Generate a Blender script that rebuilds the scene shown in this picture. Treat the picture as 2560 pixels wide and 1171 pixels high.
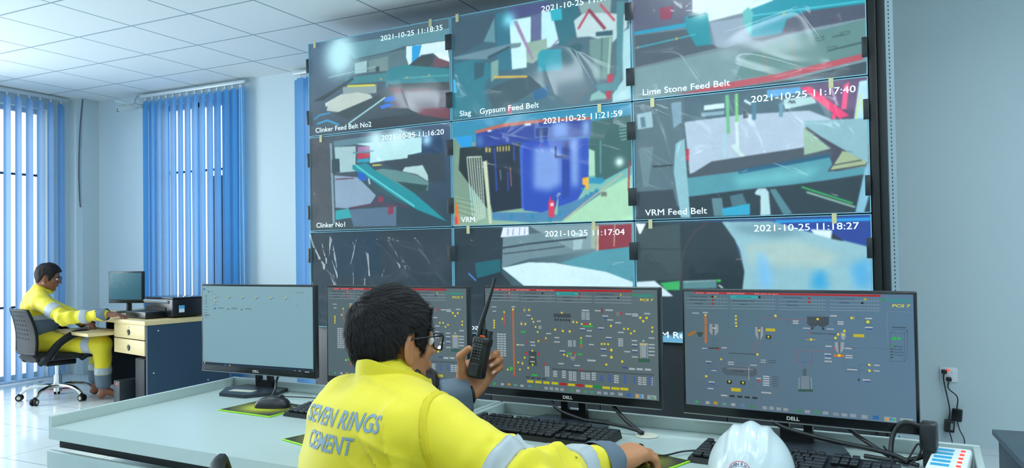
import bpy, bmesh, math, random
import numpy as np
from mathutils import Vector, Matrix, Euler
for o in list(bpy.data.objects): bpy.data.objects.remove(o)
random.seed(7); np.random.seed(7)
SC = bpy.context.scene; COL = SC.collection
R = math.radians; PI = math.pi
# ---------------------------------------------------------------- camera
EYE = 1.25; YAW = .45703; PITCH = .021687; ROLL = .015158
cam = bpy.data.objects.new('camera', bpy.data.cameras.new('camera')); COL.objects.link(cam)
cam.data.sensor_width = 36; cam.data.lens = 36*1909.55/2560; cam.data.clip_start = .05
cam.matrix_world = Matrix.Translation((0, 0, EYE)) @ Matrix.Rotation(YAW, 4, 'Z') @ Matrix.Rotation(PI/2+PITCH, 4, 'X') @ Matrix.Rotation(-ROLL, 4, 'Z')
SC.camera = cam
vs = SC.view_settings; vs.view_transform = 'Standard'; vs.look = 'None'; vs.gamma = 1; vs.use_curve_mapping = False; vs.exposure = 0.0
SC.cycles.use_denoising = True; SC.cycles.max_bounces = 8; SC.cycles.diffuse_bounces = 4; SC.cycles.glossy_bounces = 4
SC.cycles.transmission_bounces = 6; SC.cycles.transparent_max_bounces = 16; SC.cycles.sample_clamp_indirect = 4
SC.cycles.caustics_reflective = False; SC.cycles.caustics_refractive = False
# ---------------------------------------------------------------- daylight
W = bpy.data.worlds.new('sky'); SC.world = W; W.use_nodes = True
W.node_tree.nodes['Background'].inputs[0].default_value = (.89, .96, 1, 1); W.node_tree.nodes['Background'].inputs[1].default_value = 2.3
def area(name, loc, rot, sx, sy, power, col):
    l = bpy.data.lights.new(name, 'AREA'); l.shape = 'RECTANGLE'; l.size = sx; l.size_y = sy; l.energy = power; l.color = col
    o = bpy.data.objects.new(name, l); COL.objects.link(o); o.location = loc; o.rotation_euler = rot; return o
DAY = (.88, .965, 1)
area('added_daylight_side', (-8.25, 2.6, 1.6), (0, R(-90), 0), 2.6, 2.6, 190, DAY)  # added lamp outside the unseen open end of the window, for more daylight
LAMP_W = 15.0
# ---------------------------------------------------------------- helpers
def lin(c):
    if isinstance(c, str): c = [int(c[i:i+2], 16)/255 for i in (0, 2, 4)]
    return tuple((x/12.92 if x <= .04045 else ((x+.055)/1.055)**2.4) for x in c)
def lina(a):
    return np.where(a <= .04045, a/12.92, ((a+.055)/1.055)**2.4)
MATS = {}
def mat(name, col='808080', rough=.5, metal=0, emit=None, es=1, trans=0, bump=0, bscale=200, var=0, vscale=8, coat=0, spec=.5, sheen=0, alpha=1, bdist=.002, trlu=0, stretch=None):
    if name in MATS: return MATS[name]
    m = bpy.data.materials.new(name); m.use_nodes = True; MATS[name] = m
    nt = m.node_tree; N = nt.nodes; L = nt.links; b = N['Principled BSDF']; c = lin(col)
    b.inputs['Base Color'].default_value = (*c, 1); b.inputs['Roughness'].default_value = rough; b.inputs['Metallic'].default_value = metal
    b.inputs['Specular IOR Level'].default_value = spec; b.inputs['Coat Weight'].default_value = coat; b.inputs['Coat Roughness'].default_value = .08
    b.inputs['Transmission Weight'].default_value = trans; b.inputs['Sheen Weight'].default_value = sheen; b.inputs['Alpha'].default_value = alpha
    tc = N.new('ShaderNodeTexCoord')
    vec = tc.outputs['Object']
    if stretch:
        mp = N.new('ShaderNodeMapping'); mp.inputs['Scale'].default_value = stretch; L.new(vec, mp.inputs[0]); vec = mp.outputs[0]
    n = N.new('ShaderNodeTexNoise'); n.inputs['Scale'].default_value = vscale; n.inputs['Detail'].default_value = 4; L.new(vec, n.inputs['Vector'])
    v = var if var else .03
    mx = N.new('ShaderNodeMix'); mx.data_type = 'RGBA'; mx.inputs[6].default_value = (*[x*(1-v) for x in c], 1); mx.inputs[7].default_value = (*[min(1, x*(1+v)) for x in c], 1)
    L.new(n.outputs[0], mx.inputs[0]); L.new(mx.outputs[2], b.inputs['Base Color'])
    if emit:
        b.inputs['Emission Color'].default_value = (*lin(emit), 1); b.inputs['Emission Strength'].default_value = es
    if bump:
        n2 = N.new('ShaderNodeTexNoise'); n2.inputs['Scale'].default_value = bscale; n2.inputs['Detail'].default_value = 3; L.new(vec, n2.inputs['Vector'])
        bp = N.new('ShaderNodeBump'); bp.inputs['Strength'].default_value = bump; bp.inputs['Distance'].default_value = bdist
        L.new(n2.outputs[0], bp.inputs['Height']); L.new(bp.outputs[0], b.inputs['Normal'])
    if trlu:
        t = N.new('ShaderNodeBsdfTranslucent'); t.inputs[0].default_value = (*lin(trlu), 1); a = N.new('ShaderNodeMixShader'); a.inputs[0].default_value = .5
        L.new(b.outputs[0], a.inputs[1]); L.new(t.outputs[0], a.inputs[2]); L.new(a.outputs[0], N['Material Output'].inputs[0])
    return m
def clear_mat(name, ior=1.45, k=1.0, rough=.02, tint=(.97, .99, 1, 1)):
    m = bpy.data.materials.new(name); m.use_nodes = True; nt = m.node_tree; nt.nodes.remove(nt.nodes['Principled BSDF']); N = nt.nodes; L = nt.links
    tr = N.new('ShaderNodeBsdfTransparent'); tr.inputs[0].default_value = tint; gl = N.new('ShaderNodeBsdfGlossy'); gl.inputs['Roughness'].default_value = rough
    fc = N.new('ShaderNodeLayerWeight'); fc.inputs['Blend'].default_value = .5; fr = N.new('ShaderNodeMath'); fr.operation = 'POWER'; fr.inputs[1].default_value = 4; L.new(fc.outputs['Facing'], fr.inputs[0]); mp = N.new('ShaderNodeMath'); mp.operation = 'MULTIPLY_ADD'; mp.use_clamp = True; mp.inputs[1].default_value = k; mp.inputs[2].default_value = .04*k
    mx = N.new('ShaderNodeMixShader'); L.new(fr.outputs[0], mp.inputs[0]); L.new(mp.outputs[0], mx.inputs[0]); L.new(tr.outputs[0], mx.inputs[1]); L.new(gl.outputs[0], mx.inputs[2]); L.new(mx.outputs[0], N['Material Output'].inputs[0])
    MATS[name] = m; return m
def attr_mat(name, kind, rough=.5, es=1, spec=.5):
    if name in MATS: return MATS[name]
    m = bpy.data.materials.new(name); m.use_nodes = True; MATS[name] = m; nt = m.node_tree; b = nt.nodes['Principled BSDF']
    a = nt.nodes.new('ShaderNodeAttribute'); a.attribute_name = 'Col'
    b.inputs['Roughness'].default_value = rough; b.inputs['Specular IOR Level'].default_value = spec
    if kind == 'emit':
        b.inputs['Base Color'].default_value = (.01, .012, .014, 1); nt.links.new(a.outputs[0], b.inputs['Emission Color']); b.inputs['Emission Strength'].default_value = es
    else: nt.links.new(a.outputs[0], b.inputs['Base Color'])
    return m
def tag(o, label=None, cat=None, group=None, kind=None):
    if label: o['label'] = label
    if cat: o['category'] = cat
    if group: o['group'] = group
    if kind: o['kind'] = kind
    return o
def thing(name, label, cat, loc=(0, 0, 0), rz=0, group=None):
    o = bpy.data.objects.new(name, None); COL.objects.link(o); o.location = loc; o.rotation_euler = (0, 0, rz); o.empty_display_size = .1
    return tag(o, label, cat, group)
def copy_tree(o, parent=None):
    c = o.copy(); COL.objects.link(c); c.parent = parent
    for ch in list(o.children): copy_tree(ch, c)
    return c
def link_mesh(name, me, m, parent=None, ang=38, loc=None, rz=0):
    if m: me.materials.append(m)
    me.polygons.foreach_set('use_smooth', [True]*len(me.polygons))
    if ang: me.set_sharp_from_angle(angle=R(ang))
    me.update(); o = bpy.data.objects.new(name, me); COL.objects.link(o)
    if parent: o.parent = parent
    if loc: o.location = loc
    if rz: o.rotation_euler = (0, 0, rz)
    return o
_bc = {}
def bevbox(size, bev, seg):
    k = (tuple(round(s, 5) for s in size), bev, seg)
    if k not in _bc:
        bm = bmesh.new(); bmesh.ops.create_cube(bm, size=1); bmesh.ops.scale(bm, vec=size, verts=bm.verts)
        if bev: bmesh.ops.bevel(bm, geom=list(bm.edges), offset=min(bev, min(size)*.49), segments=seg, profile=.5, affect='EDGES')
        bm.verts.index_update(); _bc[k] = (np.array([v.co[:] for v in bm.verts]), [[v.index for v in f.verts] for f in bm.faces]); bm.free()
    return _bc[k]
def rotm(rot): return np.array(Euler(rot).to_matrix())
def frame(d):
    d = np.array(d, float); d /= np.linalg.norm(d)+1e-12; u = np.cross(d, [0, 0, 1.0]) if abs(d[2]) < .95 else np.cross(d, [0, 1.0, 0]); u /= np.linalg.norm(u); return u, np.cross(d, u)
class MB:
    def __init__(s): s.v = []; s.f = []; s.n = 0; s.c = []
    def add(s, v, f, col=None):
        v = np.asarray(v, float).reshape(-1, 3); s.v.append(v); s.f += [[i+s.n for i in q] for q in f]; s.n += len(v)
        s.c.append(np.tile(np.array(col if col is not None else (1, 1, 1), float), (len(v), 1))); return s
    def box(s, c, size, rot=(0, 0, 0), bev=0, seg=2, col=None):
        v, f = bevbox(size, bev, seg); return s.add(v @ rotm(rot).T+np.array(c), f, col)
    def cyl(s, p0, p1, r0, r1=None, n=16, col=None):
        r1 = r0 if r1 is None else r1; return s.tube([p0, p1], [r0, r1], n, col=col)
    def tube(s, pts, r, n=12, closed=False, col=None, cap=True, flat=1.0):
        pts = np.array(pts, float); m = len(pts); rr = np.full(m, r) if np.isscalar(r) else np.array(r, float)
        t = np.gradient(pts, axis=0) if m > 2 else np.array([pts[1]-pts[0]]*2)
        u, w = frame(t[0]); vs_ = []; a = np.arange(n)*2*PI/n
        for i in range(m):
            d = t[i]/(np.linalg.norm(t[i])+1e-12); u = u-d*np.dot(u, d); u /= np.linalg.norm(u)+1e-12; w = np.cross(d, u)
            vs_.append(pts[i]+rr[i]*(np.outer(np.cos(a), u)+np.outer(np.sin(a)*flat, w)))
        f = [[i*n+j, i*n+(j+1) % n, (i+1)*n+(j+1) % n, (i+1)*n+j] for i in range(m-1) for j in range(n)]
        if closed: f += [[(m-1)*n+j, (m-1)*n+(j+1) % n, (j+1) % n, j] for j in range(n)]
        elif cap: f += [list(range(n))[::-1], [(m-1)*n+j for j in range(n)]]
        return s.add(np.concatenate(vs_), f, col)
    def lathe(s, prof, n=24, M=None, col=None):
        a = np.arange(n)*2*PI/n; v = np.concatenate([np.stack([r*np.cos(a), r*np.sin(a), np.full(n, z)], 1) for r, z in prof])
        f = [[i*n+j, i*n+(j+1) % n, (i+1)*n+(j+1) % n, (i+1)*n+j] for i in range(len(prof)-1) for j in range(n)]
        f += [list(range(n))[::-1], [(len(prof)-1)*n+j for j in range(n)]]
        if M is not None: M = np.array(M); v = v @ M[:3, :3].T+M[:3, 3]
        return s.add(v, f, col)
    def prism(s, poly, z0, z1, M=None, col=None):
        n = len(poly); p = np.array(poly, float); v = np.concatenate([np.c_[p, np.full(n, z0)], np.c_[p, np.full(n, z1)]])
        ar = sum(p[i][0]*p[(i+1) % n][1]-p[(i+1) % n][0]*p[i][1] for i in range(n))
        f = [list(range(n))[::-1], list(range(n, 2*n))]+[[i, (i+1) % n, n+(i+1) % n, n+i] for i in range(n)]
        if ar < 0: f = [q[::-1] for q in f]
        if M is not None: M = np.array(M); v = v @ M[:3, :3].T+M[:3, 3]
        return s.add(v, f, col)
    def ball(s, c, r, rot=(0, 0, 0), n=16, m=10, col=None):
        r = (r, r, r) if np.isscalar(r) else r; th = np.linspace(0, PI, m+1)
        v = np.array([[math.sin(t)*math.cos(a), math.sin(t)*math.sin(a), math.cos(t)] for t in th for a in np.arange(n)*2*PI/n])*r
        f = [[i*n+j, (i+1)*n+j, (i+1)*n+(j+1) % n, i*n+(j+1) % n] for i in range(m) for j in range(n)]
        return s.add(v @ rotm(rot).T+np.array(c), f, col)
    def grid(s, V, col=None):
        V = np.asarray(V, float); a, b = V.shape[:2]
        return s.add(V.reshape(-1, 3), [[i*b+j, i*b+j+1, (i+1)*b+j+1, (i+1)*b+j] for i in range(a-1) for j in range(b-1)], col)
    def poly(s, pts, col=None): return s.add(pts, [list(range(len(pts)))], col)
    def mesh(s, name, colattr=False):
        me = bpy.data.meshes.new(name); v = np.concatenate(s.v); me.from_pydata(v.tolist(), [], s.f)
        if colattr:
            a = me.color_attributes.new('Col', 'FLOAT_COLOR', 'POINT'); c = np.concatenate(s.c); a.data.foreach_set('color', np.c_[c, np.ones(len(c))].astype(np.float32).ravel())
        me.validate(); return me
    def build(s, name, m, parent=None, ang=38, label=None, loc=None, rz=0, colattr=False):
        o = link_mesh(name, s.mesh(name, colattr), m, parent, ang, loc, rz)
        if label: o['label'] = label
        return o
def struct(o, kind='structure'): o['kind'] = kind; return o
_tc = {}
def text_geo(t, bold=0.0):
    k = (t, bold)
    if k not in _tc:
        cu = bpy.data.curves.new('t', 'FONT'); cu.body = t; cu.size = 1; cu.offset = bold; cu.resolution_u = 3; o = bpy.data.objects.new('t', cu); COL.objects.link(o)
        dg = bpy.context.evaluated_depsgraph_get(); me = bpy.data.meshes.new_from_object(o.evaluated_get(dg))
        _tc[k] = (np.array([v.co[:] for v in me.vertices]).reshape(-1, 3), [list(p.vertices) for p in me.polygons])
        bpy.data.objects.remove(o); bpy.data.curves.remove(cu); bpy.data.meshes.remove(me)
    return _tc[k]
def put_text(mb, t, org, ux, uy, h, w=None, col=None, bold=0.0, shear=0, center=False):
    """text with cap height h along ux (right) / uy (up); w forces the width"""
    v, f = text_geo(t, bold); v = v.copy(); x0, x1 = v[:, 0].min(), v[:, 0].max(); sy = h/.70; sx = sy if w is None else w/(x1-x0)
    x = (v[:, 0]-x0)*sx; y = v[:, 1]*sy; x = x+shear*y
    if center: x = x-(x1-x0)*sx/2
    P = np.array(org)+np.outer(x, ux)+np.outer(y, uy); mb.add(P, f, col)
def smoothpts(pts, n=6):
    P = np.array(pts, float); out = []
    Q = np.concatenate([[2*P[0]-P[1]], P, [2*P[-1]-P[-2]]])
    for i in range(1, len(Q)-2):
        for t in np.arange(n)/n:
            a, b, c, d = Q[i-1:i+3]; out.append(.5*((2*b)+(c-a)*t+(2*a-5*b+4*c-d)*t*t+(-a+3*b-3*c+d)*t**3))
    out.append(P[-1]); return np.array(out)
# ---------------------------------------------------------------- smooth implicit bodies
def smin(a, b, k):
    h = np.clip(.5+.5*(b-a)/k, 0, 1); return b*(1-h)+a*h-k*h*(1-h)
class Body:
    def __init__(s): s.p = []
    def cap(s, a, b, r1, r2=None, k=.02): s.p.append(('c', np.array(a, float), np.array(b, float), r1, r1 if r2 is None else r2, k)); return s
    def ell(s, c, r, Mx=None, k=.02, sub=False): s.p.append(('s' if sub else 'e', np.array(c, float), np.array(r, float), np.eye(3) if Mx is None else np.array(Mx, float), None, k)); return s
    def __call__(s, P):
        d = None
        for t, a, b, c, e, k in s.p:
            if d is not None and len(P) > 500:
                if t == 'c': ctr = (a+b)/2; rad = np.linalg.norm(a-b)/2+max(c, e)
                else: ctr = a; rad = b.max()
                near = np.linalg.norm(P-ctr, axis=1)-rad
                ix = np.where((near < -d+k+.02) if t == 's' else (near < d+k))[0]
                if not len(ix): continue
                Q = P[ix]
            else: ix = None; Q = P
            if t == 'c':
                ab = b-a; L2 = ab @ ab; h = np.clip(((Q-a) @ ab)/L2, 0, 1); q = np.linalg.norm(Q-a-h[:, None]*ab, axis=1)-(c+(e-c)*h)
            else:
                X = (Q-a) @ c.T; k0 = np.linalg.norm(X/b, axis=1); k1 = np.linalg.norm(X/(b*b), axis=1)+1e-9; q = k0*(k0-1)/k1
            if d is None: d = q; continue
            o = d if ix is None else d[ix]
            o = -smin(-o, q, k) if t == 's' else smin(o, q, k)
            if ix is None: d = o
            else: d[ix] = o
        return d
def surf(fn, lo, hi, h):
    """sparse surface nets"""
    B = 8; lo = np.array(lo, float); nb = np.ceil((np.array(hi)-lo)/(B*h)).astype(int)
    I = np.stack(np.meshgrid(*[np.arange(n) for n in nb], indexing='ij'), -1).reshape(-1, 3)
    C = lo+(I+.5)*B*h; keep = []
    for q in range(0, len(C), 200000): keep.append(np.abs(fn(C[q:q+200000])) < B*h*1.25)
    I = I[np.concatenate(keep)]
    g = np.stack(np.meshgrid(*[np.arange(B+1)]*3, indexing='ij'), -1).reshape(-1, 3)
    D = np.empty((len(I), (B+1)**3))
    for q in range(0, len(I), 300):
        P = lo+h*(I[q:q+300, None]*B+g[None]); D[q:q+300] = fn(P.reshape(-1, 3)).reshape(len(P), -1)
    D = D.reshape(-1, B+1, B+1, B+1); S = D < 0
    c8 = [(a, b, c) for a in (0, 1) for b in (0, 1) for c in (0, 1)]
    cnt = sum(S[:, a:a+B, b:b+B, c:c+B].astype(int) for a, b, c in c8); bi, x, y, z = np.where((cnt > 0) & (cnt < 8))
    vals = {c: D[bi, x+c[0], y+c[1], z+c[2]] for c in c8}; acc = np.zeros((len(bi), 3)); num = np.zeros(len(bi))
    for i, a in enumerate(c8):
        for b in c8[i+1:]:
            if sum(abs(a[q]-b[q]) for q in range(3)) != 1: continue
            va, vb = vals[a], vals[b]; m = (va < 0) != (vb < 0); t = np.where(m, va/(va-vb+1e-20), 0)
            acc += m[:, None]*(np.array(a)+t[:, None]*(np.array(b)-np.array(a))); num += m
    cell = I[bi]*B+np.stack([x, y, z], 1); verts = lo+h*(cell+acc/num[:, None])
    big = 4096; key = (cell[:, 0]*big+cell[:, 1])*big+cell[:, 2]; o = np.argsort(key); key = key[o]; verts = verts[o]
    quads = []
    for ax in range(3):
        e = [0, 0, 0]; e[ax] = 1
        s0 = S[:, :B, :B, :B]; s1 = S[:, e[0]:e[0]+B, e[1]:e[1]+B, e[2]:e[2]+B]; b_, x, y, z = np.where(s0 != s1)
        if not len(b_): continue
        c = I[b_]*B+np.stack([x, y, z], 1); ins = s0[b_, x, y, z]; u = np.zeros(3, int); w = np.zeros(3, int); u[(ax+1) % 3] = 1; w[(ax+2) % 3] = 1
        ids = []; ok = np.ones(len(c), bool)
        for dd in (0*u, -u, -u-w, -w):
            k = c+dd; kk = (k[:, 0]*big+k[:, 1])*big+k[:, 2]; p = np.clip(np.searchsorted(key, kk), 0, len(key)-1); ok &= key[p] == kk; ids.append(p)
        q = np.stack(ids, 1); q[~ins] = q[~ins][:, ::-1]; quads.append(q[ok])
    return verts, np.concatenate(quads)[:, ::-1]
def surf_obj(name, fn, lo, hi, h, m, parent=None, label=None, smooth=2, shift=None):
    v, q = surf(fn, lo, hi, h)
    for _ in range(smooth):                                  # light Laplacian polish
        acc = np.zeros_like(v); n = np.zeros(len(v))
        for a in range(4):
            for b in (1, 3): np.add.at(acc, q[:, a], v[q[:, (a+b) % 4]]); np.add.at(n, q[:, a], 1)
        v = np.where(n[:, None] > 0, v*.5+.5*acc/np.maximum(n, 1)[:, None], v)
    if shift is not None: v = v-np.array(shift)
    me = bpy.data.meshes.new(name); me.from_pydata(v.tolist(), [], q.tolist()); me.validate()
    bm = bmesh.new(); bm.from_mesh(me); bmesh.ops.recalc_face_normals(bm, faces=bm.faces); bm.to_mesh(me); bm.free()
    o = link_mesh(name, me, m, parent, None)
    if label: o['label'] = label
    return o
def wob(P, f, seed=0):
    """cheap smooth noise, about -1..1"""
    r = np.random.RandomState(seed); s = 0
    for i in range(5):
        k = r.randn(3); k /= np.linalg.norm(k); s = s+np.sin((P @ k)*f*(.7+.25*i)+r.rand()*6.28+1.5*np.sin(P @ r.randn(3)*f*.5))
    return s/3
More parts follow.
